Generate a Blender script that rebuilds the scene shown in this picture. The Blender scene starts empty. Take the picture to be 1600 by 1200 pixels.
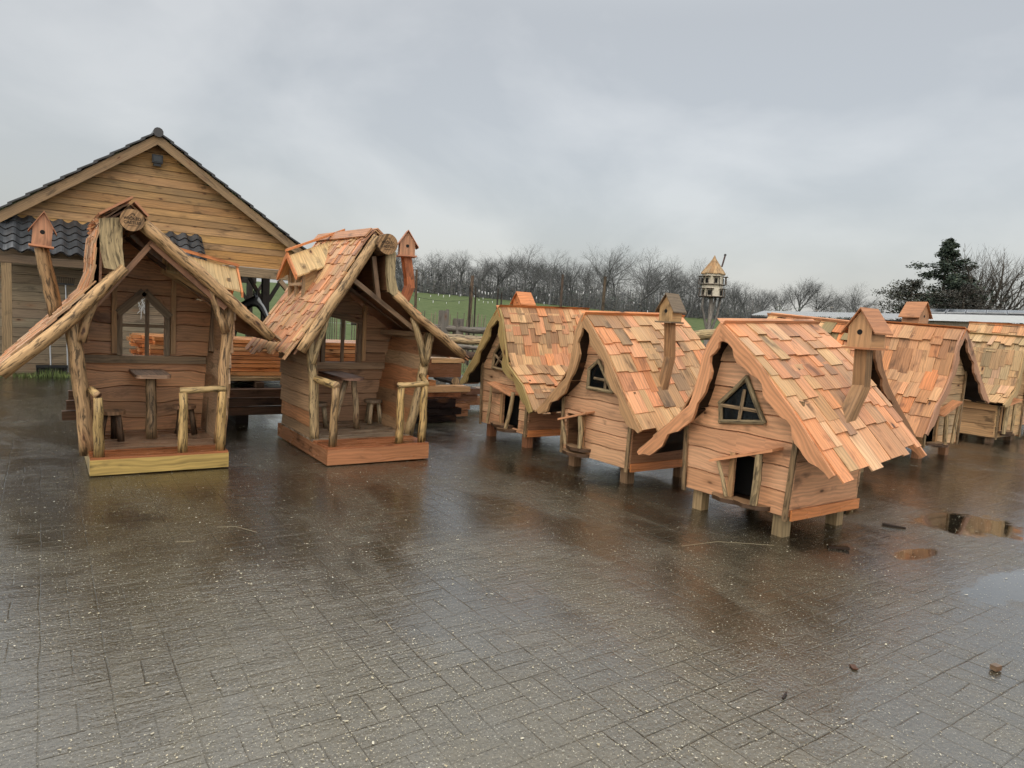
import bpy, bmesh, math, random
from mathutils import Vector, Matrix, noise as mnoise
R_ = math.radians
S = bpy.context.scene
COL = S.collection

# ------------------------------------------------------------------ camera
cam_d = bpy.data.cameras.new("camera"); cam = bpy.data.objects.new("camera", cam_d); COL.objects.link(cam)
cam_d.lens = 24.0; cam_d.sensor_width = 36.0; cam_d.clip_start = 0.05; cam_d.clip_end = 2000
right = Vector((0.82373962, -0.56382873, 0.05958363))
up = Vector((0.00425156, 0.11123152, 0.99378543))
back = Vector((-0.56695235, -0.8183671, 0.09402296))
m = Matrix((right, up, back)).transposed().to_4x4(); m.translation = (0, 0, 1.6)
cam.matrix_world = m
S.camera = cam

# ------------------------------------------------------------------ light
SUN_EL, SUN_AZ = R_(42), R_(232)      # azimuth clockwise from +Y: soft light from behind the camera
W = bpy.data.worlds.new("World"); S.world = W; W.use_nodes = True
nt = W.node_tree; nt.nodes.clear()
def wn(t, **k):
    n = nt.nodes.new(t)
    for a, b in k.items(): setattr(n, a, b)
    return n
sky = wn('ShaderNodeTexSky', sky_type='NISHITA', sun_disc=False, sun_elevation=SUN_EL, sun_rotation=SUN_AZ, dust_density=5.0, ozone_density=0.3)
bg1 = wn('ShaderNodeBackground'); bg1.inputs['Strength'].default_value = 0.05
nt.links.new(sky.outputs[0], bg1.inputs['Color'])
tc = wn('ShaderNodeTexCoord')
mp = wn('ShaderNodeMapping'); mp.inputs['Scale'].default_value = (1.0, 1.0, 1.7)
nt.links.new(tc.outputs['Generated'], mp.inputs['Vector'])
nz = wn('ShaderNodeTexNoise'); nz.inputs['Scale'].default_value = 2.8; nz.inputs['Detail'].default_value = 7; nz.inputs['Roughness'].default_value = 0.5; nz.inputs['Distortion'].default_value = 0.25
nt.links.new(mp.outputs[0], nz.inputs['Vector'])
cr = wn('ShaderNodeValToRGB')
cr.color_ramp.elements[0].position = 0.40; cr.color_ramp.elements[0].color = (0.352, 0.353, 0.340, 1)
cr.color_ramp.elements[1].position = 0.58; cr.color_ramp.elements[1].color = (0.450, 0.445, 0.424, 1)
nt.links.new(nz.outputs['Fac'], cr.inputs[0])
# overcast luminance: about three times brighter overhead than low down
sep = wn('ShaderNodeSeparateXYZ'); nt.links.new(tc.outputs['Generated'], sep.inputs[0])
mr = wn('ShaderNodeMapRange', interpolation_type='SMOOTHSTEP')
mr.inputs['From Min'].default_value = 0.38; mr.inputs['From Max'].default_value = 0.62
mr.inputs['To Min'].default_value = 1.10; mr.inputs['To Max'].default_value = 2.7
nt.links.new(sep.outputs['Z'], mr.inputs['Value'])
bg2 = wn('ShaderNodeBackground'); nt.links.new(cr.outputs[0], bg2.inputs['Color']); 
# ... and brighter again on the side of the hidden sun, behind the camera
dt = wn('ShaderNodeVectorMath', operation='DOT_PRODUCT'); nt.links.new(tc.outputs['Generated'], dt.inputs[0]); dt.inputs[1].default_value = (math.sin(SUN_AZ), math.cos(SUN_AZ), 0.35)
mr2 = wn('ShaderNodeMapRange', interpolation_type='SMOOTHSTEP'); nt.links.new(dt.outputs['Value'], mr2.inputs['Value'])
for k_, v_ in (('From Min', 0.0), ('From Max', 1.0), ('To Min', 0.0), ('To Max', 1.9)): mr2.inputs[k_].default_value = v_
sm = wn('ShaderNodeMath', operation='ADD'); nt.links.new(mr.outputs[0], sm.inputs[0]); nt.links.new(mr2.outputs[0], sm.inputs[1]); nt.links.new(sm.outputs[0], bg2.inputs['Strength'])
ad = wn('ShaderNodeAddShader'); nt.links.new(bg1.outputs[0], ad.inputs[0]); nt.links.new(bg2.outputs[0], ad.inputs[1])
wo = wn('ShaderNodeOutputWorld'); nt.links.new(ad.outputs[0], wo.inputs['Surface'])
sd = bpy.data.lights.new("sun", 'SUN'); sd.energy = 1.25; sd.angle = R_(40); sd.color = (1.0, 0.95, 0.88)
so = bpy.data.objects.new("sun", sd); COL.objects.link(so)
so.rotation_euler = Vector((math.sin(SUN_AZ) * math.cos(SUN_EL), math.cos(SUN_AZ) * math.cos(SUN_EL), math.sin(SUN_EL))).to_track_quat('Z', 'Y').to_euler()
S.view_settings.view_transform = 'Standard'; S.view_settings.look = 'None'
S.view_settings.exposure = 0.15; S.view_settings.gamma = 1.0
S.render.engine = 'CYCLES'
S.cycles.use_denoising = True
S.cycles.max_bounces = 6; S.cycles.diffuse_bounces = 4; S.cycles.glossy_bounces = 3; S.cycles.volume_bounces = 0; S.cycles.transparent_max_bounces = 4
S.cycles.sample_clamp_indirect = 4.0

# ------------------------------------------------------------------ mesh builder
Z = Vector((0, 0, 1))
def V(*a): return Vector(a)
rng = random.Random(7)
def vary(c, a=0.12, r=None):
    r = r or rng
    k = 1 + r.uniform(-a, a); h = r.uniform(-a, a) * 0.35
    return (max(0, c[0] * k), max(0, c[1] * k * (1 + h)), max(0, c[2] * k * (1 + 1.6 * h)))

class MB:
    def __init__(s): s.v = []; s.f = []; s.uv = []; s.c = []
    def face(s, pts, uvs, col):
        b = len(s.v); s.v.extend([tuple(p) for p in pts]); s.f.append(tuple(range(b, b + len(pts)))); s.uv.extend(uvs); s.c.append((col, len(pts)))
    def hexa(s, p, col, uvo=None, u0=0.0):
        # p: 8 points, 0-3 start end, 4-7 far end of the grain; 0,1 = bottom side pair, 3,2 = top side pair
        uvo = uvo or (rng.uniform(0, 50), rng.uniform(0, 50))
        L = (Vector(p[4]) - Vector(p[0])).length; a = (Vector(p[1]) - Vector(p[0])).length; b = (Vector(p[3]) - Vector(p[0])).length
        b0 = len(s.v); s.v.extend([tuple(q) for q in p])
        ox, oy = uvo; ox += u0
        for (i, j, k, l), w, o in (((0, 1, 5, 4), a, 0), ((1, 2, 6, 5), b, a), ((2, 3, 7, 6), a, a + b), ((3, 0, 4, 7), b, 2 * a + b)):
            s.f.append((b0 + i, b0 + j, b0 + k, b0 + l)); s.uv.extend([(ox, oy + o), (ox, oy + o + w), (ox + L, oy + o + w), (ox + L, oy + o)]); s.c.append((col, 4))
        for (i, j, k, l) in ((3, 2, 1, 0), (4, 5, 6, 7)):
            s.f.append((b0 + i, b0 + j, b0 + k, b0 + l)); s.uv.extend([(ox, oy), (ox + 0.02, oy), (ox + 0.02, oy + b), (ox, oy + b)]); s.c.append((col, 4))
    def box(s, o, ex, ey, ez, col, uvo=None):
        o = Vector(o); ex = Vector(ex); ey = Vector(ey); ez = Vector(ez)
        s.hexa([o, o + ey, o + ey + ez, o + ez, o + ex, o + ex + ey, o + ex + ey + ez, o + ex + ez], col, uvo)
    def beam(s, a, b, w, h, col, upv=Z, uvo=None):
        # bar from a to b, w across, h along upv, centred
        a = Vector(a); b = Vector(b); d = (b - a).normalized(); sx = d.cross(upv)
        if sx.length < 1e-4: sx = d.cross(Vector((0, 1, 0)))
        sx.normalize(); sy = sx.cross(d).normalized()
        s.box(a - sx * w / 2 - sy * h / 2, b - a, sx * w, sy * h, col, uvo)
    def tube(s, pts, rad, n=8, col=(.4, .3, .2), caps=True, rough=0.0, squash=1.0, ccap=None, var=0.0):
        pts = [Vector(p) for p in pts]; m_ = len(pts)
        if not isinstance(rad, (list, tuple)): rad = [rad] * m_
        uvo = (rng.uniform(0, 50), rng.uniform(0, 50))
        d0 = (pts[1] - pts[0]).normalized(); x = d0.orthogonal().normalized()
        b0 = len(s.v); L = 0.0; Ls = []
        ph = rng.uniform(0, 100)
        for i in range(m_):
            d = (pts[min(i + 1, m_ - 1)] - pts[max(i - 1, 0)]).normalized()
            x = (x - d * x.dot(d)).normalized(); y = d.cross(x)
            if i: L += (pts[i] - pts[i - 1]).length
            Ls.append(L)
            for k in range(n):
                a = 2 * math.pi * k / n
                r = rad[i]
                if rough: r *= 1 + rough * mnoise.noise(Vector((math.cos(a) * 1.3 + ph, math.sin(a) * 1.3, L * 7)))
                s.v.append(tuple(pts[i] + x * (math.cos(a) * r) + y * (math.sin(a) * r * squash)))
        for i in range(m_ - 1):
            for k in range(n):
                k2 = (k + 1) % n; pr = 2 * math.pi * max(rad[i], 1e-4)
                s.f.append((b0 + i * n + k, b0 + i * n + k2, b0 + (i + 1) * n + k2, b0 + (i + 1) * n + k))
                s.uv.extend([(uvo[0] + Ls[i], uvo[1] + pr * k / n), (uvo[0] + Ls[i], uvo[1] + pr * (k + 1) / n), (uvo[0] + Ls[i + 1], uvo[1] + pr * (k + 1) / n), (uvo[0] + Ls[i + 1], uvo[1] + pr * k / n)])
                s.c.append((vary(col, var) if var else col, 4))
        if caps and n > 2:
            for i, rev in ((0, True), (m_ - 1, False)):
                idx = [b0 + i * n + k for k in range(n)]
                if rev: idx.reverse()
                s.f.append(tuple(idx)); s.uv.extend([(uvo[0] + 0.01 * math.cos(6.28 * k / n), uvo[1] + rad[i] * math.sin(6.28 * k / n)) for k in range(n)]); s.c.append((ccap or col, n))
    def strip(s, A, B, vec, col, uvo=None):
        # plate between polylines A and B, thickness vec, grain along the polyline
        A = [Vector(p) for p in A]; B = [Vector(p) for p in B]; vec = Vector(vec); n = len(A)
        uvo = uvo or (rng.uniform(0, 50), rng.uniform(0, 50)); ox, oy = uvo
        b0 = len(s.v)
        for p in A: s.v.append(tuple(p))
        for p in B: s.v.append(tuple(p))
        for p in A: s.v.append(tuple(p + vec))
        for p in B: s.v.append(tuple(p + vec))
        L = 0; w = [(A[i] - B[i]).length for i in range(n)]; t = vec.length
        for i in range(n - 1):
            L2 = L + max((A[i + 1] - A[i]).length, (B[i + 1] - B[i]).length * 0.5)
            a, b, c, d = i, i + 1, n + i + 1, n + i
            for q, v0, v1, v2, v3 in (((a, d, c, b), 0, w[i], w[i + 1], 0), ((2 * n + a, 2 * n + b, 2 * n + c, 2 * n + d), 0, 0, w[i + 1], w[i])):
                s.f.append(tuple(b0 + z for z in q))
                if q[0] == a: s.uv.extend([(ox + L, oy), (ox + L, oy + w[i]), (ox + L2, oy + w[i + 1]), (ox + L2, oy)])
                else: s.uv.extend([(ox + L, oy), (ox + L2, oy), (ox + L2, oy + w[i + 1]), (ox + L, oy + w[i])])
                s.c.append((col, 4))
            for q in ((a, b, 2 * n + b, 2 * n + a), (d, 2 * n + d, 2 * n + c, c)):
                s.f.append(tuple(b0 + z for z in q))
                if q[1] == b: s.uv.extend([(ox + L, oy - .3), (ox + L2, oy - .3), (ox + L2, oy - .3 + t), (ox + L, oy - .3 + t)])
                else: s.uv.extend([(ox + L, oy - .6), (ox + L, oy - .6 + t), (ox + L2, oy - .6 + t), (ox + L2, oy - .6)])
                s.c.append((col, 4))
            L = L2
        for q in ((0, 2 * n, 3 * n, n), (n - 1, 2 * n - 1, 4 * n - 1, 3 * n - 1)):
            s.f.append(tuple(b0 + z for z in q)); s.uv.extend([(ox, oy), (ox, oy + .02), (ox + .1, oy + .02), (ox + .1, oy)]); s.c.append((col, 4))
    def build(s, name, mat, parent=None, off=None, smooth=False, kind=None):
        me = bpy.data.meshes.new(name)
        vs = s.v
        if off is not None: vs = [(a - off[0], b - off[1], c - off[2]) for a, b, c in vs]
        me.from_pydata(vs, [], s.f)
        ul = me.uv_layers.new(name="UVMap")
        ul.data.foreach_set("uv", [x for q in s.uv for x in q])
        ca = me.color_attributes.new("Col", 'FLOAT_COLOR', 'CORNER')
        flat = []
        for c, n in s.c:
            flat.extend((c[0], c[1], c[2], 1.0) * n)
        ca.data.foreach_set("color", flat)
        me.materials.append(mat)
        if smooth: me.polygons.foreach_set("use_smooth", [True] * len(me.polygons))
        o = bpy.data.objects.new(name, me); COL.objects.link(o)
        if parent is not None: o.parent = parent
        if kind: o['kind'] = kind
        return o
def thing(name, label, cat, loc=(0, 0, 0), rz=0.0, group=None):
    o = bpy.data.objects.new(name, None); COL.objects.link(o); o.location = loc; o.rotation_euler = (0, 0, rz)
    o.empty_display_size = 0.2
    return tag(o, label, cat, group)
def tag(o, label, cat, group=None):
    o['label'] = label; o['category'] = cat
    if group: o['group'] = group
    return o
def kids(o): return [c for c in bpy.data.objects if c.parent == o]
def dup(o, label=None, loc=None, rz=None, scale=None):
    r = o.copy(); COL.objects.link(r)
    for ch in list(o.children):
        c = ch.copy(); COL.objects.link(c); c.parent = r
        for g in list(ch.children):
            d = g.copy(); COL.objects.link(d); d.parent = c
    if loc is not None: r.location = loc
    if rz is not None: r.rotation_euler = (0, 0, rz)
    if scale is not None: r.scale = (scale,) * 3 if not isinstance(scale, tuple) else scale
    if label: r['label'] = label
    return r

# ------------------------------------------------------------------ materials
class NT:
    def __init__(s, name):
        s.m = bpy.data.materials.new(name); s.m.use_nodes = True; s.t = s.m.node_tree
        s.b = s.t.nodes['Principled BSDF']; s.out = s.t.nodes['Material Output']
    def n(s, t, ins=None, **k):
        x = s.t.nodes.new(t)
        for a, b in k.items(): setattr(x, a, b)
        for a, b in (ins or {}).items(): s.put(x, a, b)
        return x
    def put(s, x, a, b):
        i = x.inputs[a]
        if hasattr(b, 'is_linked') or isinstance(b, bpy.types.NodeSocket): s.t.links.new(b, i)
        else: i.default_value = b
    def math(s, op, a, b=0.0, c=None, clamp=False):
        x = s.n('ShaderNodeMath', operation=op, use_clamp=clamp); s.put(x, 0, a); s.put(x, 1, b)
        if c is not None: s.put(x, 2, c)
        return x.outputs[0]
    def mix(s, fac, a, b, blend='MIX'):
        x = s.n('ShaderNodeMix', data_type='RGBA', blend_type=blend); x.inputs[0].default_value = 1
        s.put(x, 0, fac); s.put(x, 6, a); s.put(x, 7, b); return x.outputs[2]
    def noise(s, vec, scale, detail=3, rough=0.5, dist=0.0):
        x = s.n('ShaderNodeTexNoise'); s.put(x, 'Vector', vec); x.inputs['Scale'].default_value = scale; x.inputs['Detail'].default_value = detail; x.inputs['Roughness'].default_value = rough; x.inputs['Distortion'].default_value = dist
        return x.outputs['Fac']
    def mapping(s, vec, scale=(1, 1, 1), loc=(0, 0, 0)):
        x = s.n('ShaderNodeMapping'); s.put(x, 'Vector', vec); x.inputs['Scale'].default_value = scale; x.inputs['Location'].default_value = loc
        return x.outputs[0]
    def ramp(s, v, a, b, lo=0.0, hi=1.0, smooth=True):
        x = s.n('ShaderNodeMapRange', interpolation_type='SMOOTHSTEP' if smooth else 'LINEAR'); s.put(x, 'Value', v)
        s.put(x, 'From Min', a); s.put(x, 'From Max', b); s.put(x, 'To Min', lo); s.put(x, 'To Max', hi); return x.outputs[0]
    def bump(s, h, strength=0.3, dist=0.01):
        x = s.n('ShaderNodeBump'); x.inputs['Strength'].default_value = strength; x.inputs['Distance'].default_value = dist; s.put(x, 'Height', h)
        s.t.links.new(x.outputs[0], s.b.inputs['Normal']); return x
    def set(s, **k):
        names = dict(color='Base Color', rough='Roughness', spec='Specular IOR Level', metal='Metallic')
        for a, b in k.items(): s.put(s.b, names.get(a, a), b)

def wood_mat(name, rough=0.5, knots=True, contrast=1.0, bark=0.0, stain=0.5):
    g = NT(name)
    uv = g.n('ShaderNodeUVMap', uv_map='UVMap').outputs[0]
    col = g.n('ShaderNodeAttribute', attribute_name='Col').outputs['Color']
    warp = g.noise(g.mapping(uv, (2.2, 6, 1)), 1.0, 2)
    wx = g.n('ShaderNodeCombineXYZ'); g.put(wx, 1, g.math('MULTIPLY', g.math('SUBTRACT', warp, 0.5), 0.10))
    va = g.n('ShaderNodeVectorMath', operation='ADD'); g.put(va, 0, uv); g.put(va, 1, wx.outputs[0]); wuv = va.outputs[0]
    rings = g.n('ShaderNodeTexWave', wave_type='BANDS', bands_direction='Y', wave_profile='SIN'); g.put(rings, 'Vector', g.mapping(wuv, (0.16, 7, 1)))
    rings.inputs['Scale'].default_value = 1.3; rings.inputs['Distortion'].default_value = 5.0; rings.inputs['Detail'].default_value = 2; rings.inputs['Detail Scale'].default_value = 1.2
    fib = g.noise(g.mapping(wuv, (5, 220, 1)), 1.0, 3, 0.6)
    str_ = g.noise(g.mapping(wuv, (1.6, 34, 1)), 1.0, 3, 0.6)
    blot = g.noise(g.mapping(uv, (1.1, 3.5, 1)), 1.5, 3)
    k = g.math('ADD', g.math('MULTIPLY', g.math('SUBTRACT', rings.outputs['Fac'], 0.5), -0.22 * contrast), 1.0)
    k = g.math('ADD', k, g.math('MULTIPLY', g.math('SUBTRACT', fib, 0.5), 0.55 * contrast))
    k = g.math('ADD', k, g.math('MULTIPLY', g.math('SUBTRACT', str_, 0.5), 0.8 * contrast))
    k = g.math('ADD', k, g.math('MULTIPLY', g.math('SUBTRACT', blot, 0.5), stain))
    st = g.ramp(g.noise(g.mapping(uv, (2.4, 5, 1), (9, 4, 0)), 1.0, 4, 0.62, 0.3), 0.54, 0.72, 1.0, 0.42)
    k = g.math('MULTIPLY', g.math('MAXIMUM', k, 0.12), st)
    h = g.math('ADD', fib, str_)
    if bark:
        bk = g.ramp(g.noise(g.mapping(wuv, (6.5, 38, 1)), 1.0, 4, 0.65, 0.4), 0.50, 0.62, 1.0, 1.0 - bark)
        k = g.math('MULTIPLY', k, bk)
        h = g.math('ADD', h, g.math('MULTIPLY', bk, 1.2))
    kc = g.n('ShaderNodeCombineColor'); [g.put(kc, i, k) for i in range(3)]
    c = g.mix(1.0, col, kc.outputs[0], 'MULTIPLY')
    if knots:
        vo = g.n('ShaderNodeTexVoronoi', feature='F1'); g.put(vo, 'Vector', g.mapping(uv, (2.6, 6.5, 1))); vo.inputs['Scale'].default_value = 1.0
        sc = g.n('ShaderNodeSeparateColor'); g.put(sc, 0, vo.outputs['Color'])
        sel = g.math('GREATER_THAN', sc.outputs[0], 0.52)
        kn = g.math('MULTIPLY', g.ramp(vo.outputs['Distance'], 0.05, 0.13, 1.0, 0.0), sel)
        kn2 = g.math('MULTIPLY', g.ramp(vo.outputs['Distance'], 0.02, 0.36, 0.45, 0.0), sel)
        c = g.mix(kn2, c, (0.26, 0.11, 0.045, 1))
        c = g.mix(kn, c, (0.075, 0.032, 0.014, 1))
    g.set(color=c, rough=g.ramp(blot, 0.2, 0.8, rough - 0.14, rough + 0.14), spec=0.4)
    g.bump(h, 0.35, 0.004)
    return g.m
M_WOOD = wood_mat('sawn_wood', 0.52)
M_OLD = wood_mat('weathered_wood', 0.62, contrast=1.25, stain=0.8)
M_LOG = wood_mat('peeled_log', 0.6, knots=True, contrast=1.3, bark=0.74)
M_WET = wood_mat('wet_wood', 0.24, contrast=0.9)
M_BARK = wood_mat('bark_wood', 0.75, knots=False, contrast=1.4, bark=0.6)

def plain(name, col, rough=0.6, metal=0.0, noise=0.2, scale=12.0, bump=0.2, spec=0.5, dist=0.01):
    g = NT(name); tc_ = g.n('ShaderNodeTexCoord').outputs['Object']
    n1 = g.noise(tc_, scale, 4, 0.6)
    k = g.ramp(n1, 0.2, 0.8, 1 - noise, 1 + noise, False)
    kc = g.n('ShaderNodeCombineColor'); [g.put(kc, i, k) for i in range(3)]
    g.set(color=g.mix(1.0, (*col, 1), kc.outputs[0], 'MULTIPLY'), rough=rough, metal=metal, spec=spec)
    if bump: g.bump(n1, bump, dist)
    return g.m
M_GLASS = plain('dark_glass', (0.012, 0.016, 0.018), 0.06, noise=0.05, bump=0)
M_BLACK = plain('black_plastic', (0.012, 0.012, 0.013), 0.45)
M_DARK = plain('dark_void', (0.008, 0.007, 0.006), 0.8)
M_BURN = plain('burnt_wood', (0.03, 0.016, 0.008), 0.7)
M_METAL = plain('galvanised_metal', (0.42, 0.44, 0.46), 0.35, 0.7)
def attr_mat(name, rough=0.7, noise=0.3, scale=6.0, bump=0.2, spec=0.3):
    g = NT(name); col = g.n('ShaderNodeAttribute', attribute_name='Col').outputs['Color']
    tc_ = g.n('ShaderNodeTexCoord').outputs['Object']
    n1 = g.noise(tc_, scale, 3, 0.6); k = g.ramp(n1, 0.25, 0.75, 1 - noise, 1 + noise, False)
    kc = g.n('ShaderNodeCombineColor'); [g.put(kc, i, k) for i in range(3)]
    g.set(color=g.mix(1.0, col, kc.outputs[0], 'MULTIPLY'), rough=rough, spec=spec)
    if bump: g.bump(n1, bump, 0.01)
    return g.m
M_TILE = attr_mat('glazed_pantile', 0.22, 0.25, 5.0, 0.1, 0.6)
M_TWIG = attr_mat('twig_bark', 0.85, 0.2, 3.0, 0.0, 0.2)
M_LEAF = attr_mat('leaf', 0.6, 0.25, 2.0, 0.0, 0.3)
M_COAT = attr_mat('horse_coat', 0.45, 0.15, 8.0, 0.05, 0.4)
M_CHIP = attr_mat('wood_chip', 0.6, 0.1, 20.0, 0.0, 0.4)

# colours (linear)
OR = (0.62, 0.235, 0.085); PK = (0.63, 0.295, 0.145); YE = (0.58, 0.345, 0.165); TAN = (0.50, 0.29, 0.14); BR = (0.27, 0.135, 0.06)
GRY = (0.30, 0.22, 0.15); DK = (0.085, 0.05, 0.03); LOGC = (0.44, 0.285, 0.145); PALE = (0.55, 0.40, 0.22); BODY = (0.60, 0.325, 0.175); WEA = (0.33, 0.215, 0.125)
# ------------------------------------------------------------------ shared house pieces
def interp(poly, u):
    # z of a roof polyline (u increasing) at u
    if u <= poly[0][0]: a, b = poly[0], poly[1]
    elif u >= poly[-1][0]: a, b = poly[-2], poly[-1]
    else:
        for a, b in zip(poly, poly[1:]):
            if a[0] <= u <= b[0]: break
    if abs(b[0] - a[0]) < 1e-6: return max(a[1], b[1])
    return a[1] + (b[1] - a[1]) * (u - a[0]) / (b[0] - a[0])
def arc(poly):
    s = [0.0]
    for a, b in zip(poly, poly[1:]): s.append(s[-1] + (b - a).length)
    return s
def at(poly, s_, d):
    i = 0
    while i < len(poly) - 2 and d > s_[i + 1]: i += 1
    L = s_[i + 1] - s_[i]
    return poly[i].lerp(poly[i + 1], (d - s_[i]) / L)
def lap_wall(mb, P, ua, ub, top, z0, zmax, ch, cols, rnd, th=0.02, opens=(), wav=0.006, out=0.012, n=10, lean=None, gap=0.007):
    # horizontal boards; P(u, z, o) -> point with o = distance out of the wall; opens: (u0, u1, zlo, ztop(u))
    z = z0; k = 0; nwv = lambda u: 0.0
    while z < zmax - 0.005:
        h = ch * rnd.uniform(0.88, 1.12); z1 = min(z + h, zmax)
        col = vary(rnd.choice(cols), 0.19, rnd); uvo = (rnd.uniform(0, 50), rnd.uniform(0, 50))
        wv = nwv; ph = rnd.uniform(0, 6.28); fr = rnd.uniform(4, 8); oj = out + rnd.uniform(-.004, .004)
        nwv = lambda u, ph=ph, fr=fr: wav * (math.sin(u * fr + ph) + 0.6 * math.sin(u * fr * 2.3 + ph * 1.7))
        la, lb = (ua, ub) if lean is None else lean(z)
        es = sorted(set([round(la + (lb - la) * i / n, 5) for i in range(n + 1)] + [round(e, 5) for o in opens for e in (o[0], o[1]) if la < e < lb] + [round(e[0], 5) for e in top if la < e[0] < lb]))
        for a, b in zip(es, es[1:]):
            if b - a < 1e-4: continue
            mid = (a + b) / 2
            segs = [(z + wv(a), z + wv(b), min(z1 - gap + nwv(a), interp(top, a)), min(z1 - gap + nwv(b), interp(top, b)))]
            for (o0, o1, zl, zt) in opens:
                if o0 - 1e-4 <= mid <= o1 + 1e-4:
                    new = []
                    for (p, q, r, s2) in segs:
                        ta, tb = zt(a), zt(b)
                        if p < zl: new.append((p, q, min(r, zl), min(s2, zl)))
                        if max(r, s2) > min(ta, tb): new.append((max(p, ta), max(q, tb), r, s2))
                    segs = new
            for (p, q, r, s2) in segs:
                if r - p < 0.003 and s2 - q < 0.003: continue
                xa_, xb_ = a, b
                if r - p < 0.001: t_ = (r - p - .001) / ((r - p) - (s2 - q)); xa_, p, r = a + (b - a) * t_, p + (q - p) * t_, p + (q - p) * t_ + .001
                elif s2 - q < 0.001: t_ = (s2 - q - .001) / ((s2 - q) - (r - p)); xb_, q, s2 = b + (a - b) * t_, q + (p - q) * t_, q + (p - q) * t_ + .001
                ga = gap if z1 < zmax - .005 and r >= z1 - gap - .03 and min(interp(top, xa_), interp(top, xb_)) > z1 + .02 else 0
                mb.hexa([P(xa_, p, -th), P(xa_, p, oj), P(xa_, r, oj * .3), P(xa_, r + ga, -th), P(xb_, q, -th), P(xb_, q, oj), P(xb_, s2, oj * .3), P(xb_, s2 + ga, -th)], col, uvo, a - la)
        z = z1; k += 1
def shingles(mb, F, B, side, rnd, wmin, wmax, exp, pal, jit=0.035, th=0.014, over=0.05, deck=(0.035, 0.02, 0.012), lift=0.022, ds=.036):  # default deck is near-black: eave shade painted into its colour
    # F, B: polylines ridge -> eave at the front and back edge; side +1 / -1 gives the outward normal
    F = [Vector(p) for p in F]; B = [Vector(p) for p in B]; sF = arc(F); sB = arc(B)
    SF, SB = sF[-1], sB[-1]
    def P(s_, t): return at(F, sF, s_ * SF).lerp(at(B, sB, s_ * SB), t)
    L = (B[0] - F[0]).length
    nk = len(F)
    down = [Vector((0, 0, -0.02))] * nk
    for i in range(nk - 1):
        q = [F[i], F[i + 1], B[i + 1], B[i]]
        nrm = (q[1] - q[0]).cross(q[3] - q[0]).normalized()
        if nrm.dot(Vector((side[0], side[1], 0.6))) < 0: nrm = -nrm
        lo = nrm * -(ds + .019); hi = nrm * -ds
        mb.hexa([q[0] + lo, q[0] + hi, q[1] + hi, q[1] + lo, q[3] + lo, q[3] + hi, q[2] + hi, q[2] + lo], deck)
    n = max(1, round(SF / exp)); e = SF / n
    for k in range(n):
        t = -0.004
        while t < 1.0:
            w = rnd.uniform(wmin, wmax) / L
            t1 = min(t + w, 1.006)
            if 1.0 - t1 < wmin * 0.5 / L: t1 = 1.006
            s0 = max(0, k * e - 0.085); s1 = (k + 1) * e + 0.02 + rnd.uniform(-jit, jit)
            if k == n - 1: s1 += over
            a, b = P(s0 / SF, t), P(s0 / SF, t1); c, d = P(s1 / SF, t), P(s1 / SF, t1)
            nrm = (c - a).cross(b - a).normalized()
            if nrm.dot(Vector((side[0], side[1], 0.6))) < 0: nrm = -nrm
            o0 = nrm * (0.004 + (0.004 if k else 0)); o1 = nrm * (lift + rnd.uniform(-0.004, 0.006)); tk = nrm * th * rnd.uniform(0.8, 1.25)
            g = (b - a) * (0.0015 / max((b - a).length, 1e-4))
            col = vary(rnd.choice(pal), 0.17, rnd)
            mb.hexa([a + g + o0, b - g + o0, b - g + o0 + tk, a + g + o0 + tk, c + g + o1, d - g + o1, d - g + o1 + tk, c + g + o1 + tk], col)
            t = t1
def stick_frame(mb, pts, r, col, closed=True):
    n = len(pts)
    for i in range(n if closed else n - 1):
        a, b = Vector(pts[i]), Vector(pts[(i + 1) % n]); d = (b - a).normalized() * r * 0.6
        mb.tube([a - d, a.lerp(b, .5) + Vector((rng.uniform(-.004, .004), 0, rng.uniform(-.004, .004))), b + d], [r, r * rng.uniform(.9, 1.1), r], 7, vary(col, .1), rough=.15)
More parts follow.
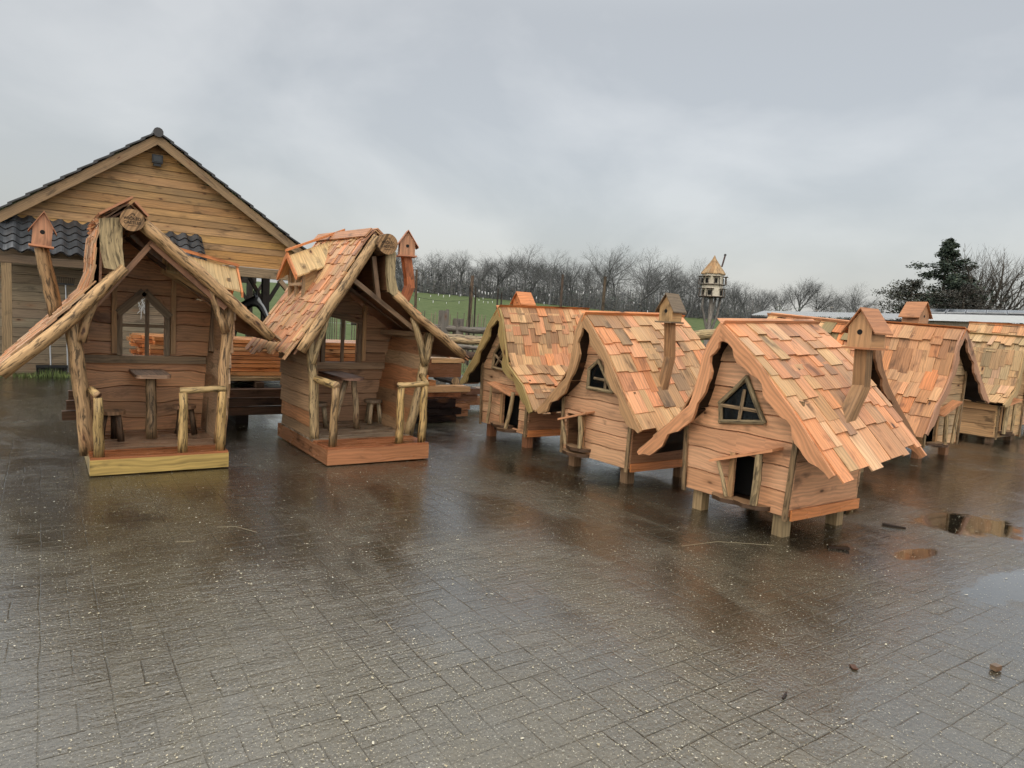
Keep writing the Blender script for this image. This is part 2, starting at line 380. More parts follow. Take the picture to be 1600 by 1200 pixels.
def birdhouse(root, base, w, d, h, rh, rz, col, rcol, offroot=None, hole_face='y', mat=M_WOOD, tilt=0.0):
    # box with gable roof, ledge and round hole; base = centre of the underside in root's local frame
    M = Matrix.Translation(base) @ Matrix.Rotation(rz, 4, 'Z') @ Matrix.Rotation(tilt, 4, 'Y')
    T = lambda x, y, z: M @ Vector((x, y, z))
    b = MB()
    for x0, x1, y0, y1 in ((-w/2, w/2, -d/2, -d/2 + .012), (-w/2, w/2, d/2 - .012, d/2)):
        f = [T(x0, y0, 0), T(x1, y0, 0), T(x1, y0, h), T(0, y0, h + rh - .01), T(x0, y0, h)]; q = [T(x0, y1, 0), T(x1, y1, 0), T(x1, y1, h), T(0, y1, h + rh - .01), T(x0, y1, h)]
        for pts in (f, q):
            o = (rng.uniform(0, 40), rng.uniform(0, 40))
            b.face(pts, [(o[0] + z_, o[1] + x_) for x_, z_ in ((x0, 0), (x1, 0), (x1, h), (0, h + rh), (x0, h))], col)
        for i in range(5):
            j = (i + 1) % 5; b.face([f[i], f[j], q[j], q[i]], [(0, 0), (.1, 0), (.1, .01), (0, .01)], col)
    c2 = vary(col, .15)
    for sx in (-1, 1): b.hexa([T(sx * (w/2 - .012), -d/2 + .012, 0), T(sx * w/2, -d/2 + .012, 0), T(sx * w/2, -d/2 + .012, h), T(sx * (w/2 - .012), -d/2 + .012, h), T(sx * (w/2 - .012), d/2 - .012, 0), T(sx * w/2, d/2 - .012, 0), T(sx * w/2, d/2 - .012, h), T(sx * (w/2 - .012), d/2 - .012, h)], c2)
    bh = b.build('birdhouse', mat, root)
    r = MB(); ov = w * 0.22; sl = rh / (w / 2)
    for sx in (-1, 1):
        e = (w/2 + ov); y0, y1 = -d/2 - .03, d/2 + .03
        zz = h + rh - sl * e; tk = .013
        off = .0015 if sx > 0 else 0
        r.hexa([T(0, y0 - off, h + rh), T(sx * e, y0 - off, zz), T(sx * e, y0 - off, zz + tk), T(0, y0 - off, h + rh + tk), T(0, y1 + off, h + rh), T(sx * e, y1 + off, zz), T(sx * e, y1 + off, zz + tk), T(0, y1 + off, h + rh + tk)], vary(rcol, .08))
    r.build('birdhouse_roof', mat, bh)
    l = MB(); l.box(T(-w/2 - .02, -d/2 - .04, -.016), T(w/2 + .02, -d/2 - .04, -.016) - T(-w/2 - .02, -d/2 - .04, -.016), M.to_3x3() @ Vector((0, d + .06, 0)), M.to_3x3() @ Vector((0, 0, .016)), vary(rcol, .1)); l.build('ledge', mat, bh)
    hm = MB(); rad = min(w, h) * .13; cz = h * .72; yy = -d/2 - .002
    pts = [T(rad * math.cos(6.283 * k / 16), yy, cz + rad * math.sin(6.283 * k / 16)) for k in range(16)]
    pb = [p + M.to_3x3() @ Vector((0, .008, 0)) for p in pts]
    hm.face(pts, [(0, 0)] * 16, DK)
    for k in range(16): hm.face([pts[k], pts[(k + 1) % 16], pb[(k + 1) % 16], pb[k]], [(0, 0)] * 4, DK)
    hm.build('entrance_hole', M_DARK, bh)
    return bh
def square_post(mb, pts, w, col):
    for a, b in zip(pts, pts[1:]):
        a = Vector(a); b = Vector(b); d = (b - a).normalized() * w * .18
        mb.beam(a - d, b + d, w, w * .92, vary(col, .1), Vector((0, 1, .01)))

# ------------------------------------------------------------------ ground
def brg(deg, D): return V(math.sin(R_(deg)) * D, math.cos(R_(deg)) * D, 0)
def sstep(t): t = max(0, min(1, t)); return t * t * (3 - 2 * t)
def field_h(x, y):
    d = math.hypot(x, y); b = math.degrees(math.atan2(x, y))
    top = 4.9 - 1.5 * sstep((b - 26) / 26)
    return -0.015 + top * sstep((d - 22) / 110) ** 1.0 * 1.12 if d > 22 else -0.015
g = NT('field_grass'); tcO = g.n('ShaderNodeTexCoord').outputs['Object']
n1 = g.noise(tcO, 0.06, 3); n2 = g.noise(tcO, 1.4, 4, 0.7)
c = g.mix(n1, (0.095, 0.125, 0.05, 1), (0.13, 0.155, 0.07, 1)); c = g.mix(g.ramp(n2, .35, .7), c, (0.07, 0.10, 0.035, 1))
g.set(color=c, rough=0.9, spec=0.1); g.bump(n2, .5, .1); M_GRASS = g.m
mb = MB(); xs = [-120 + 10 * i for i in range(14)] + [20 + 6 * i for i in range(40)]; ys = [-40, -8, 8, 16.3] + [18 + 5 * i for i in range(44)]
for i in range(len(xs) - 1):
    for j in range(len(ys) - 1):
        q = [(xs[a], ys[b]) for a, b in ((i, j), (i + 1, j), (i + 1, j + 1), (i, j + 1))]
        mb.face([V(x, y, field_h(x, y)) for x, y in q], [(x, y) for x, y in q], (.1, .15, .05))
mb.build('field', M_GRASS, smooth=True, kind='structure')
# wet paving: square modules of two bricks, turned in alternate modules
g = NT('wet_paving'); co = g.n('ShaderNodeTexCoord').outputs['Object']
wob = g.n('ShaderNodeTexNoise'); g.put(wob, 'Vector', co); wob.inputs['Scale'].default_value = 2.3; wob.inputs['Detail'].default_value = 3
wv = g.n('ShaderNodeVectorMath', operation='MULTIPLY_ADD'); g.put(wv, 0, wob.outputs['Color']); wv.inputs[1].default_value = (.03, .03, 0); g.put(wv, 2, co)
sp_ = g.n('ShaderNodeSeparateXYZ'); g.put(sp_, 0, wv.outputs[0])
mx = g.math('DIVIDE', sp_.outputs[0], 0.245); my = g.math('DIVIDE', sp_.outputs[1], 0.235)
fx_, fy_ = g.math('FRACT', mx), g.math('FRACT', my); ix, iy = g.math('FLOOR', mx), g.math('FLOOR', my)
par = g.math('GREATER_THAN', g.math('ABSOLUTE', g.math('MODULO', g.math('ADD', ix, iy), 2.0)), 0.5)
ex_ = g.math('MINIMUM', fx_, g.math('SUBTRACT', 1.0, fx_)); ey_ = g.math('MINIMUM', fy_, g.math('SUBTRACT', 1.0, fy_))
mixf = g.n('ShaderNodeMix', data_type='FLOAT'); g.put(mixf, 0, par); g.put(mixf, 2, fx_); g.put(mixf, 3, fy_); half = mixf.outputs[0]
mid = g.math('ABSOLUTE', g.math('SUBTRACT', half, 0.5))
dist = g.math('MINIMUM', g.math('MINIMUM', ex_, ey_), mid)
jn = g.noise(co, 9.0, 3, .6)
jw = g.ramp(jn, .3, .75, 0.012, 0.034)
joint = g.math('MULTIPLY', g.ramp(g.math('DIVIDE', dist, jw), 0.3, 1.0, 1.0, 0.0), g.ramp(g.noise(co, 0.9, 4, .6), .40, .66, .22, .85))
wn3 = g.n('ShaderNodeTexWhiteNoise', noise_dimensions='3D'); cv = g.n('ShaderNodeCombineXYZ'); g.put(cv, 0, ix); g.put(cv, 1, iy); g.put(cv, 2, g.math('GREATER_THAN', half, .5)); g.put(wn3, 0, cv.outputs[0])
big = g.noise(co, 0.55, 4, .55, .3); med = g.noise(co, 3.1, 5, .65); fine = g.noise(co, 70, 3, .7); grit = g.noise(co, 260, 2, .7)
stretch = g.noise(g.mapping(co, (1.0, .45, 1)), 1.1, 4, .6, .6)
colA = g.mix(big, (0.100, 0.084, 0.046, 1), (0.190, 0.165, 0.114, 1))
colA = g.mix(g.ramp(med, .3, .75), colA, (0.150, 0.127, 0.080, 1))
kk = g.math('ADD', g.math('MULTIPLY', wn3.outputs[0], .12), .94); kk = g.math('MULTIPLY', kk, g.ramp(fine, .25, .75, .72, 1.28, False))
kc = g.n('ShaderNodeCombineColor'); [g.put(kc, i, kk) for i in range(3)]
colA = g.mix(1.0, colA, kc.outputs[0], 'MULTIPLY')
speck = g.math('MAXIMUM', g.ramp(grit, .62, .68, 0.0, .7), g.ramp(g.noise(co, 85, 2, .6), .625, .66, 0.0, .8)); dirt = g.ramp(g.noise(g.mapping(co, (1, 1, 1), (5, 9, 0)), 48, 3, .7), .30, .42, .55, 0.0)
colA = g.mix(dirt, colA, (.03, .025, .018, 1))
colA = g.mix(speck, colA, (.46, .42, .33, 1))
colA = g.mix(g.math('MULTIPLY', joint, .55), colA, (0.020, 0.017, 0.012, 1))
# water film: where it stands the surface turns smooth
pud = g.ramp(stretch, .42, .62)
def blob(cx, cy, rx, ry, s=1.0):
    a = g.math('DIVIDE', g.math('SUBTRACT', sp_.outputs[0], cx), rx); b = g.math('DIVIDE', g.math('SUBTRACT', sp_.outputs[1], cy), ry)
    d_ = g.math('SQRT', g.math('ADD', g.math('MULTIPLY', a, a), g.math('MULTIPLY', b, b)))
    d_ = g.math('ADD', d_, g.math('MULTIPLY', g.math('SUBTRACT', g.math('ADD', g.math('MULTIPLY', med, .6), g.math('MULTIPLY', big, .6)), .6), 2.6))
    return g.ramp(d_, .55, 1.05, s, 0.0)
deep = blob(6.85, 2.58, .58, .50)
for q in ((5.58, 1.74, .75, .22), (5.55, 2.40, .30, .10), (6.3, 3.5, .5, .3)): deep = g.math('MAXIMUM', deep, blob(*q))
film = g.math('MAXIMUM', pud, deep)
rough = g.math('ADD', g.math('MULTIPLY', g.ramp(med, .25, .75, .10, .26), g.math('SUBTRACT', 1.0, pud)), g.math('MULTIPLY', pud, .08))
rough = g.math('MULTIPLY', rough, g.ramp(deep, 0, 1, 1.0, .12))
colA = g.mix(g.math('MULTIPLY', film, .40), colA, (0.075, 0.060, 0.036, 1))
g.set(color=colA, rough=rough, spec=0.5)
h = g.math('ADD', g.math('MULTIPLY', fine, .35), g.math('MULTIPLY', med, 2.2)); h = g.math('ADD', h, g.math('MULTIPLY', g.noise(g.mapping(co, (5, 16, 1)), 1.0, 4, .65), .9)); h = g.math('SUBTRACT', h, g.math('MULTIPLY', joint, .5)); h = g.math('ADD', h, g.math('MULTIPLY', grit, .15))
bm = g.bump(h, .5, .012)
g.put(bm, 'Strength', g.math('MULTIPLY', g.ramp(pud, 0, 1, .85, .42), g.ramp(deep, 0, 1, 1.0, .03)))
# the film itself: a thin clear coat with its own gentle ripple
g.set(rough=.55, spec=.25)
rip = g.math('ADD', g.math('MULTIPLY', g.noise(g.mapping(co, (4, 11, 1)), 1.0, 3, .6), 1.0), g.math('MULTIPLY', g.noise(co, 44, 3, .6), .6))
b2 = g.n('ShaderNodeBump'); b2.inputs['Distance'].default_value = .012; g.put(b2, 'Height', g.math('SUBTRACT', rip, g.math('MULTIPLY', joint, .35))); g.put(b2, 'Strength', g.math('MULTIPLY', g.ramp(pud, 0, 1, .5, .28), g.ramp(deep, 0, 1, 1.0, .02)))
g.t.links.new(b2.outputs[0], g.b.inputs['Coat Normal'])
wet = g.math('MAXIMUM', g.math('MAXIMUM', g.ramp(stretch, .30, .55, .7, 1.0), deep), 0.0)
g.put(g.b, 'Coat Weight', g.math('MULTIPLY', wet, g.math('SUBTRACT', 1.0, g.math('MULTIPLY', g.math('MULTIPLY', joint, .8), g.math('SUBTRACT', 1.0, deep))))); g.put(g.b, 'Coat IOR', 1.9); g.put(g.b, 'Coat Roughness', g.math('MULTIPLY', g.math('ADD', g.ramp(pud, 0, 1, .22, .10), g.ramp(med, .3, .7, -.05, .06)), g.ramp(deep, 0, 1, 1.0, .06)))
M_PAVE = g.m
mb = MB(); mb.face([V(-9, -7, 0), V(40, -7, 0), V(40, 13, 0), V(16, 16.2, 0), V(-9, 16.2, 0)], [(0, 0)] * 5, (.1, .1, .1)); mb.build('paved_yard', M_PAVE, kind='structure')
# ------------------------------------------------------------------ barn at left
rb = random.Random(31); rng.seed(31)
barn = thing('barn', 'large timber barn with boarded gable, dark tiled roof and tiled lean-to at left', 'barn', (1.96, 16.3, 0)); bo = (1.96, 16.3, 0)
BY = 16.3; AP = (1.96, 4.92); LF = (-1.3, 2.54); RT = (5.15, 2.80)
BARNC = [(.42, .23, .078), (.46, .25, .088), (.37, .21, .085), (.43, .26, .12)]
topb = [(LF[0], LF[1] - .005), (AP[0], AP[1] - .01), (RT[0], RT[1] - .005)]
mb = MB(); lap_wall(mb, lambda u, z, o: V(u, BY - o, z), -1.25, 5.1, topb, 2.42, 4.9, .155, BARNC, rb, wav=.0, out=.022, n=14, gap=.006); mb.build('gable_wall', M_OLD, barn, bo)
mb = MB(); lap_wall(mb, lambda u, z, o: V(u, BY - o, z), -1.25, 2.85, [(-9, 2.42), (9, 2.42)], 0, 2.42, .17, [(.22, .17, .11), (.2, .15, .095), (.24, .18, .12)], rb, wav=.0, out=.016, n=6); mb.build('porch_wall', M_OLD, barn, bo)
for a, b in ((LF, AP), (AP, RT)):
    mb = MB(); A = [V(a[0], BY - .30, a[1] + .0), V(b[0], BY - .30, b[1])]; mb.strip(A, [p + V(0, 0, -.21) for p in A], (0, .03, 0), vary((.31, .20, .105), .06, rb)); mb.build('bargeboard', M_OLD, barn, bo)
    mb = MB(); s = 1 if b is RT else -1; e0 = AP; e1 = RT if s > 0 else LF; n = 12
    for k in range(n):
        t0, t1 = k / n - .012, (k + 1) / n + .01; t0 = max(0, t0)
        p = V(e0[0] + (e1[0] - e0[0]) * t0, BY - .36 - k * .0007, e0[1] + (e1[1] - e0[1]) * t0 + .012); q = V(e0[0] + (e1[0] - e0[0]) * t1, BY - .36 - k * .0007, e0[1] + (e1[1] - e0[1]) * t1 + .05)
        dv = V(0, 9, 0); th = V(0, 0, .035); mb.hexa([p, q, q + th, p + th, p + dv, q + dv, q + dv + th, p + dv + th], vary((.035, .032, .032), .2, rb))
    mb.build('roof_slope', M_TILE, barn, bo)
mb = MB(); mb.tube([V(AP[0], BY - .40, AP[1] + .02), V(AP[0], BY + 8, AP[1] + .02)], .095, 12, (.04, .034, .032)); mb.build('ridge_tile', M_TILE, barn, bo)
# pantiled lean-to
mb = MB(); x0, x1 = -.85, 2.86; ncs = 5; ya, za = 15.42, 2.30; yb_, zb_ = BY - .02, 2.99; per = .245
for k in range(ncs):
    t0, t1 = k / ncs, (k + 1) / ncs + .03; N = int((x1 - x0) / per * 8)
    prev = None
    for i in range(N + 1):
        x = x0 + (x1 - x0) * i / N; w = .032 * math.sin(x / per * 6.283)
        x_in = 1 if x <= x1 else 0
        lo = V(x - (0 if t0 else 0), ya + (yb_ - ya) * t0, za + (zb_ - za) * t0 + w + .03); hi = V(x, ya + (yb_ - ya) * t1, za + (zb_ - za) * t1 + w)
        if prev:
            col = (.075, .08, .086) if int((x - x0) / per + 50) % 3 else (.095, .10, .108)
            mb.face([prev[0], lo, hi, prev[1]], [(0, 0)] * 4, col); mb.face([prev[0] + V(0, .004, -.03), lo + V(0, .004, -.03), lo, prev[0]], [(0, 0)] * 4, (.012, .012, .013))
        prev = (lo, hi)
mb.build('lean_to_roof', M_TILE, barn, bo, smooth=False)
mb = MB(); mb.box((-.7, 15.52, 2.08), (3.55, 0, 0), (0, .1, 0), (0, 0, .15), (.15, .10, .06)); mb.build('eave_beam', M_OLD, barn, bo)
for x, w in ((-.60, .15), (2.72, .14)):
    mb = MB(); mb.box((x, 15.53, 0), (0, 0, 2.08 if x < 0 else 2.08), (w, 0, 0), (0, .12, 0), (.28, .19, .10)); mb.build('post', M_OLD, barn, bo)
mb = MB(); mb.box((2.8, BY - .06, 2.20), (2.3, 0, 0), (0, .14, 0), (0, 0, .21), (.27, .19, .11)); mb.build('opening_beam', M_OLD, barn, bo)
for a, b in (((2.95, 1.75), (3.35, 2.18)), ((4.97, 1.72), (4.55, 2.18))):
    mb = MB(); mb.beam(V(a[0], BY, a[1]), V(b[0], BY, b[1]), .1, .13, (.25, .17, .10), V(0, 1, 0)); mb.build('brace', M_OLD, barn, bo)
mb = MB(); mb.box((4.95, BY - .05, 0), (0, 0, 2.2), (.15, 0, 0), (0, .15, 0), (.22, .15, .09)); mb.build('post', M_OLD, barn, bo)
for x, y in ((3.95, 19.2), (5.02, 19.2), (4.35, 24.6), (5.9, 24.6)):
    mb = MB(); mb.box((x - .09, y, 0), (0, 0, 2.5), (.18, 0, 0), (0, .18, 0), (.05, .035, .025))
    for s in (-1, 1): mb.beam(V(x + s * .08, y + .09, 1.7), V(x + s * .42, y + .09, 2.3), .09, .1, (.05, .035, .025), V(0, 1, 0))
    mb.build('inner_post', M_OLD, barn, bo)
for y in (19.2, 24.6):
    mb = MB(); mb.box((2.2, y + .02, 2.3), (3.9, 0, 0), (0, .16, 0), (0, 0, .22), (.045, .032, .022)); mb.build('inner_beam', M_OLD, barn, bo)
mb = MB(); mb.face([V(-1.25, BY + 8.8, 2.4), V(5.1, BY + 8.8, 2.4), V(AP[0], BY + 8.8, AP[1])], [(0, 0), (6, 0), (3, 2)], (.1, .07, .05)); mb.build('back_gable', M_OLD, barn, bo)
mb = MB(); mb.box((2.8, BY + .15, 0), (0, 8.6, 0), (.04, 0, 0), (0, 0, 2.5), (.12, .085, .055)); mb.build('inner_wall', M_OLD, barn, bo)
fl = thing('floodlight', 'black floodlight high on the barn gable', 'floodlight', (1.98, 16.2, 4.40))
mb = MB(); mb.box((-.10, -.05, -.03), (.20, 0, 0), (0, .05, 0), (0, 0, .17), (.02, .02, .02)); f_ = mb.build('lamp_housing', M_BLACK, fl)
mb = MB(); mb.box((-.07, -.056, .0), (.14, 0, 0), (0, .004, 0), (0, 0, .11), (.5, .5, .5)); mb.build('lens', M_GLASS, f_)
mb = MB(); mb.box((-.07, -.03, -.09), (.14, 0, 0), (0, .05, 0), (0, 0, .05), (.02, .02, .02)); mb.beam((0, 0, -.06), (0, .09, -.06), .03, .03, (.02, .02, .02)); mb.build('bracket', M_BLACK, fl)
# tools leaning on the porch wall
t = thing('push_broom', 'black wide push broom standing against the barn wall', 'broom', (.16, 15.95, 0))
mb = MB(); mb.box((-.26, 0, .13), (.52, 0, 0), (0, .09, 0), (0, 0, .05), DK); mb.build('broom_head', M_BLACK, t)
mb = MB()
for k in range(40): mb.beam(V(-.25 + k * .0128, .02 + .05 * (k % 3) / 2, .13), V(-.25 + k * .0128 + rng.uniform(-.01, .01), .02 + .05 * (k % 3) / 2 - .01, 0), .011, .011, DK)
mb.build('bristles', M_BLACK, t)
mb = MB(); mb.tube([(-.02, .05, .17), (-.05, .22, 1.35)], .014, 8, (.3, .3, .3)); mb.build('handle', M_METAL, t)
t = thing('rake', 'rake with pale metal handle leaning on the barn wall', 'rake', (.42, 16.05, 0))
mb = MB(); mb.tube([(0, 0, .04), (-.03, .16, 1.75)], .013, 8, (.5, .5, .5)); mb.build('handle', M_METAL, t)
mb = MB(); mb.box((-.16, -.01, 1.75), (.27, 0, 0), (0, .02, 0), (0, 0, .03), DK); [mb.beam(V(-.15 + k * .028, .15, 1.76), V(-.16 + k * .03, .10, 1.9), .008, .008, DK) for k in range(10)]; mb.build('tines', M_BLACK, t)
mb = MB()
for k in range(11): mb.tube([V(1.72 + rng.gauss(0, .05), 16.24, 1.55 + rng.gauss(0, .06)), V(1.74 + rng.gauss(0, .08), 16.2, 1.3 + rng.gauss(0, .1)), V(1.76 + rng.gauss(0, .06), 16.23, 1.45 + rng.gauss(0, .1))], .004, 4, (.7, .7, .68))
tag(mb.build('rope', M_CHIP), 'white tangled rope hanging on the barn wall, seen through the playhouse window', 'rope')
# horse standing under the barn roof
hv = [(0, 0, 1.30, .26), (-.45, 0, 1.28, .25), (-.85, .0, 1.30, .24), (.18, 0, 1.42, .20), (.42, -.05, 1.62, .14), (.58, -.1, 1.70, .115), (.74, -.16, 1.50, .105), (.86, -.2, 1.28, .075), (.92, -.22, 1.18, .065),
      (.05, -.16, 1.0, .11), (.07, -.17, .62, .065), (.05, -.17, .30, .045), (.08, -.17, .06, .055), (.05, .16, 1.0, .11), (.0, .17, .62, .065), (-.02, .17, .30, .045), (.02, .17, .06, .055),
      (-.85, -.16, 1.0, .15), (-.72, -.17, .82, .10), (-.95, -.17, .52, .06), (-.90, -.17, .28, .045), (-.86, -.17, .06, .055), (-.85, .16, 1.0, .15), (-.78, .17, .82, .10), (-1.0, .17, .52, .06), (-.96, .17, .28, .045), (-.92, .17, .06, .055),
      (.55, -.16, 1.82, .03), (.54, -.19, 1.93, .012), (.58, -.04, 1.82, .03), (.58, -.02, 1.93, .012), (-1.08, 0, 1.38, .06), (-1.17, 0, 1.0, .07), (-1.18, 0, .62, .03)]
he = [(0, 1), (1, 2), (0, 3), (3, 4), (4, 5), (5, 6), (6, 7), (7, 8), (0, 9), (9, 10), (10, 11), (11, 12), (0, 13), (13, 14), (14, 15), (15, 16), (2, 17), (17, 18), (18, 19), (19, 20), (20, 21), (2, 22), (22, 23), (23, 24), (24, 25), (25, 26), (5, 27), (27, 28), (5, 29), (29, 30), (2, 31), (31, 32), (32, 33)]
me = bpy.data.meshes.new('horse_tmp'); me.from_pydata([v[:3] for v in hv], he, []); ob = bpy.data.objects.new('horse_tmp', me); COL.objects.link(ob)
ob.modifiers.new('s', 'SKIN'); sv = me.skin_vertices[0].data
for i, v in enumerate(hv): sv[i].radius = (v[3], v[3] * (1.0 if i > 8 or i < 3 else .8)); sv[i].use_root = (i == 0)
ob.modifiers.new('b', 'SUBSURF').levels = 2; ob.modifiers['b'].render_levels = 2
dg = bpy.context.evaluated_depsgraph_get(); me2 = bpy.data.meshes.new_from_object(ob.evaluated_get(dg)); bpy.data.objects.remove(ob); me2.name = 'horse'
ca = me2.color_attributes.new('Col', 'FLOAT_COLOR', 'CORNER'); lay = []
for p in me2.polygons:
    for li in p.loop_indices:
        q = me2.vertices[me2.loops[li].vertex_index].co; white = (q.x > .64 and q.z > 1.1 and (q.x - .64) * .9 + (q.z - 1.55) * .75 > .03 and abs(q.y + .14 + (q.x - .6) * .2) < .05) or (q.z < .32 and q.x < -.7)
        lay.extend((.6, .6, .58, 1) if white else (.012, .011, .012, 1))
ca.data.foreach_set('color', lay); me2.materials.clear(); me2.materials.append(M_COAT); me2.polygons.foreach_set('use_smooth', [True] * len(me2.polygons))
horse = bpy.data.objects.new('horse', me2); COL.objects.link(horse); horse.location = (3.78, 17.6, 0); horse.rotation_euler = (0, 0, R_(-22))
tag(horse, 'black horse with white blaze standing under the open barn', 'horse')
# weeds along the barn edge
mb = MB()
for k in range(900):
    x = rb.uniform(-1.2, 1.6); cl = .35 + .65 * math.exp(-((x - .12) / .25) ** 2); y = rb.uniform(15.45, 15.75) if rb.random() < .8 else rb.uniform(15.2, 15.9); h = rb.uniform(.02, .09) * (1 + 1.8 * (cl - .35)); a = rb.uniform(0, 6.28); w = .006
    p = V(x, y, 0); d = V(math.cos(a), math.sin(a), 0); tip = p + V(rb.gauss(0, .03), rb.gauss(0, .03), h)
    mb.face([p - d * w, p + d * w, tip], [(0, 0)] * 3, vary((.13, .17, .05), .3, rb))
mb.build('weeds', M_LEAF, kind='stuff')
# ------------------------------------------------------------------ trees
def ribbon(mb, a, b, w, col):
    d = (b - a); s = d.cross(V(rng.uniform(-1, 1), rng.uniform(-1, 1), .3))
    if s.length < 1e-6: return
    s.normalize(); mb.face([a - s * w, a + s * w, b + s * w * .4, b - s * w * .4], [(0, 0)] * 4, col)
def grow(tr, tw, p, d, L, r, lev, maxl, rd, col, spread, upb, nch):
    segs = 3 if lev < 3 else 2; pts = [p]; q = p; dd = d
    for i in range(segs):
        dd = (dd + V(rd.gauss(0, .13), rd.gauss(0, .13), rd.gauss(0, .08) + upb * .10)).normalized(); q = q + dd * L / segs; pts.append(q)
    r1 = r * .62
    if lev >= 3:
        for i, (a, b) in enumerate(zip(pts, pts[1:])): ribbon(tw, a, b, (r + (r1 - r) * i / segs), vary(col, .12, rd))
    else:
        tr.tube(pts, [r + (r1 - r) * i / segs for i in range(segs + 1)], 6 if lev < 2 else 4, col, caps=False)
    if lev >= maxl: return
    n = nch[min(lev, len(nch) - 1)]
    for k in range(n):
        t = (.30 if lev else .35) + (.70 if lev else .65) * (k + rd.random()) / n
        i = min(int(t * segs), segs - 1); pp = pts[i].lerp(pts[i + 1], t * segs - i)
        a = rd.uniform(0, 6.283); sp = spread * rd.uniform(.7, 1.3)
        ax_ = dd.orthogonal().normalized(); ax_.rotate(Matrix.Rotation(a, 3, dd)); nd = (dd * math.cos(sp) + ax_ * math.sin(sp)); nd.z += upb * .25; nd.normalize()
        grow(tr, tw, pp, nd, L * rd.uniform(.52, .78) * (1.0 - .25 * t * (lev == 0)), max(r * (1 - .38 * t) * .58, .005), lev + 1, maxl, rd, col, spread, upb, nch)
    if lev: grow(tr, tw, q, dd, L * .6, r1, lev + 1, maxl, rd, col, spread, upb, nch)
def bare_tree(label, seed, H, spread=.75, upb=.5, r=.22, col=(.075, .065, .052), group=None, nch=(9, 5, 4, 4), maxl=4, trunk=.62, loc=(0, 0, 0), name='bare_tree', thick=1.0):
    rd = random.Random(seed); rng.seed(seed); tr, tw = MB(), MB()
    grow(tr, tw, V(0, 0, -.3), V(rd.uniform(-.06, .06), rd.uniform(-.06, .06), 1).normalized(), H * trunk, r, 0, maxl, rd, col, spread, upb, nch)
    zmax = max(v[2] for v in tw.v); k = H / zmax
    for m_ in (tr, tw): m_.v = [(a * k, b * k, c * k) for a, b, c in m_.v]
    t = thing(name, label, 'tree', loc, 0, group)
    tr.build('trunk', M_TWIG, t); tw.build('crown', M_TWIG, t)
    return t
GT = 'bare trees in the hazy tree line'
FARC = (.125, .128, .126)  # bark colour lightened and greyed, distance haze painted in
protos = [bare_tree('', 100 + i, 9.0, spread=(.66, .76, .62, .82)[i], upb=(.5, .35, .6, .3)[i], r=.17, col=FARC, group=GT, nch=((9, 5, 6, 7), (8, 6, 6, 6), (10, 5, 6, 6), (8, 6, 6, 7))[i]) for i in range(4)]
rt = random.Random(5)
def tl_label(b, D, H):
    if D > 130 and b > 53.8: z_ = 'low at the far right, above the metal shed roof'
    elif b < 24.5: z_ = 'seen far off beneath the barn roof'
    elif b < 29.5: z_ = 'in the haze right of the square-post birdhouse'
    elif b < 34: z_ = 'in the haze above the paling fence'
    elif b < 39: z_ = 'in the haze above the leftmost small house'
    elif b < 44: z_ = 'in the haze behind the two tall light poles'
    elif b < 49.2: z_ = 'in the haze between light poles and tower birdhouse'
    else: z_ = 'in the haze right of the tower birdhouse'
    return ('tall ' if H > 9 else 'smaller ') + 'bare tree ' + ('at the front ' if D < 120 else 'farther back ') + z_
used = 0
def place_tree(b, D, H):
    global used
    src = protos[used % 4] if used < 4 else protos[rt.randrange(4)]
    p = brg(b, D); p.z = field_h(p.x, p.y) - .1; lab = tl_label(b, D, H); k = H / 9.0; sx = k * rt.uniform(1.0, 1.4)
    if used < 4: src.location = p; src.rotation_euler.z = rt.uniform(0, 6); src.scale = (sx, sx, k); src['label'] = lab
    else: dup(src, lab, p, rt.uniform(0, 6), (sx, sx, k))
    used += 1
for b, H in ((25.4, 7.6), (27.6, 7.4), (29.9, 7.8), (32.6, 8.0), (34.9, 9.8), (37.4, 9.2), (39.3, 8.6), (41.6, 10.8), (44.4, 10.9), (46.4, 9.4), (48.6, 9.6), (51.0, 7.4), (53.4, 6.2)): place_tree(b, rt.uniform(106, 116), H)
for b, H in ((22.4, 7.5), (24, 7.0), (26.5, 6.5), (31.2, 6.4), (33.7, 7), (36.1, 7.4), (38.4, 7.2), (40.3, 8), (43.0, 8.4), (45.4, 8.2), (47.5, 7.4), (49.8, 6.8), (52.2, 6.2), (54.4, 5.4)): place_tree(b, rt.uniform(120, 130), H * 1.18)
for b, H in ((54.4, 6.8), (55.6, 7.4), (56.8, 9.6), (57.9, 8.2), (59.0, 6.0), (60.3, 8.8), (61.3, 6.4), (62.4, 4.4)): place_tree(b, rt.uniform(138, 150), H)
# the wood behind them reads as one mass of stems and brush, its colours greyed to paint in haze
mb = MB(); rng.seed(77)
def dens(b): return 1.0 if b < 50 else .85
for k in range(4200):
    b = rt.uniform(20, 54.5); D = rt.uniform(112, 140); p = brg(b, D); p.z = field_h(p.x, p.y) - .2
    H = rt.uniform(2.0, 5.2) * (1 - .25 * sstep((b - 49) / 4)); q = p + V(rt.gauss(0, .3), rt.gauss(0, .3), H); s = brg(b + 90, 1) * rt.uniform(.015, .05)
    c = vary(rt.choice([(.14, .145, .145), (.125, .132, .13), (.16, .158, .15)]), .15, rt)
    mb.face([p - s, p + s, q + s * .3, q - s * .3], [(0, 0)] * 4, c)
    for j in range(5):
        z0 = rt.uniform(.05, .95); a = p.lerp(q, z0); e = a + V(rt.gauss(0, .75), rt.gauss(0, .75), rt.uniform(.1, 1.2)); s2 = V(rt.uniform(-1, 1), rt.uniform(-1, 1), rt.uniform(-1, 1)).normalized() * .022
        mb.face([a - s2, a + s2, e], [(0, 0)] * 3, c)
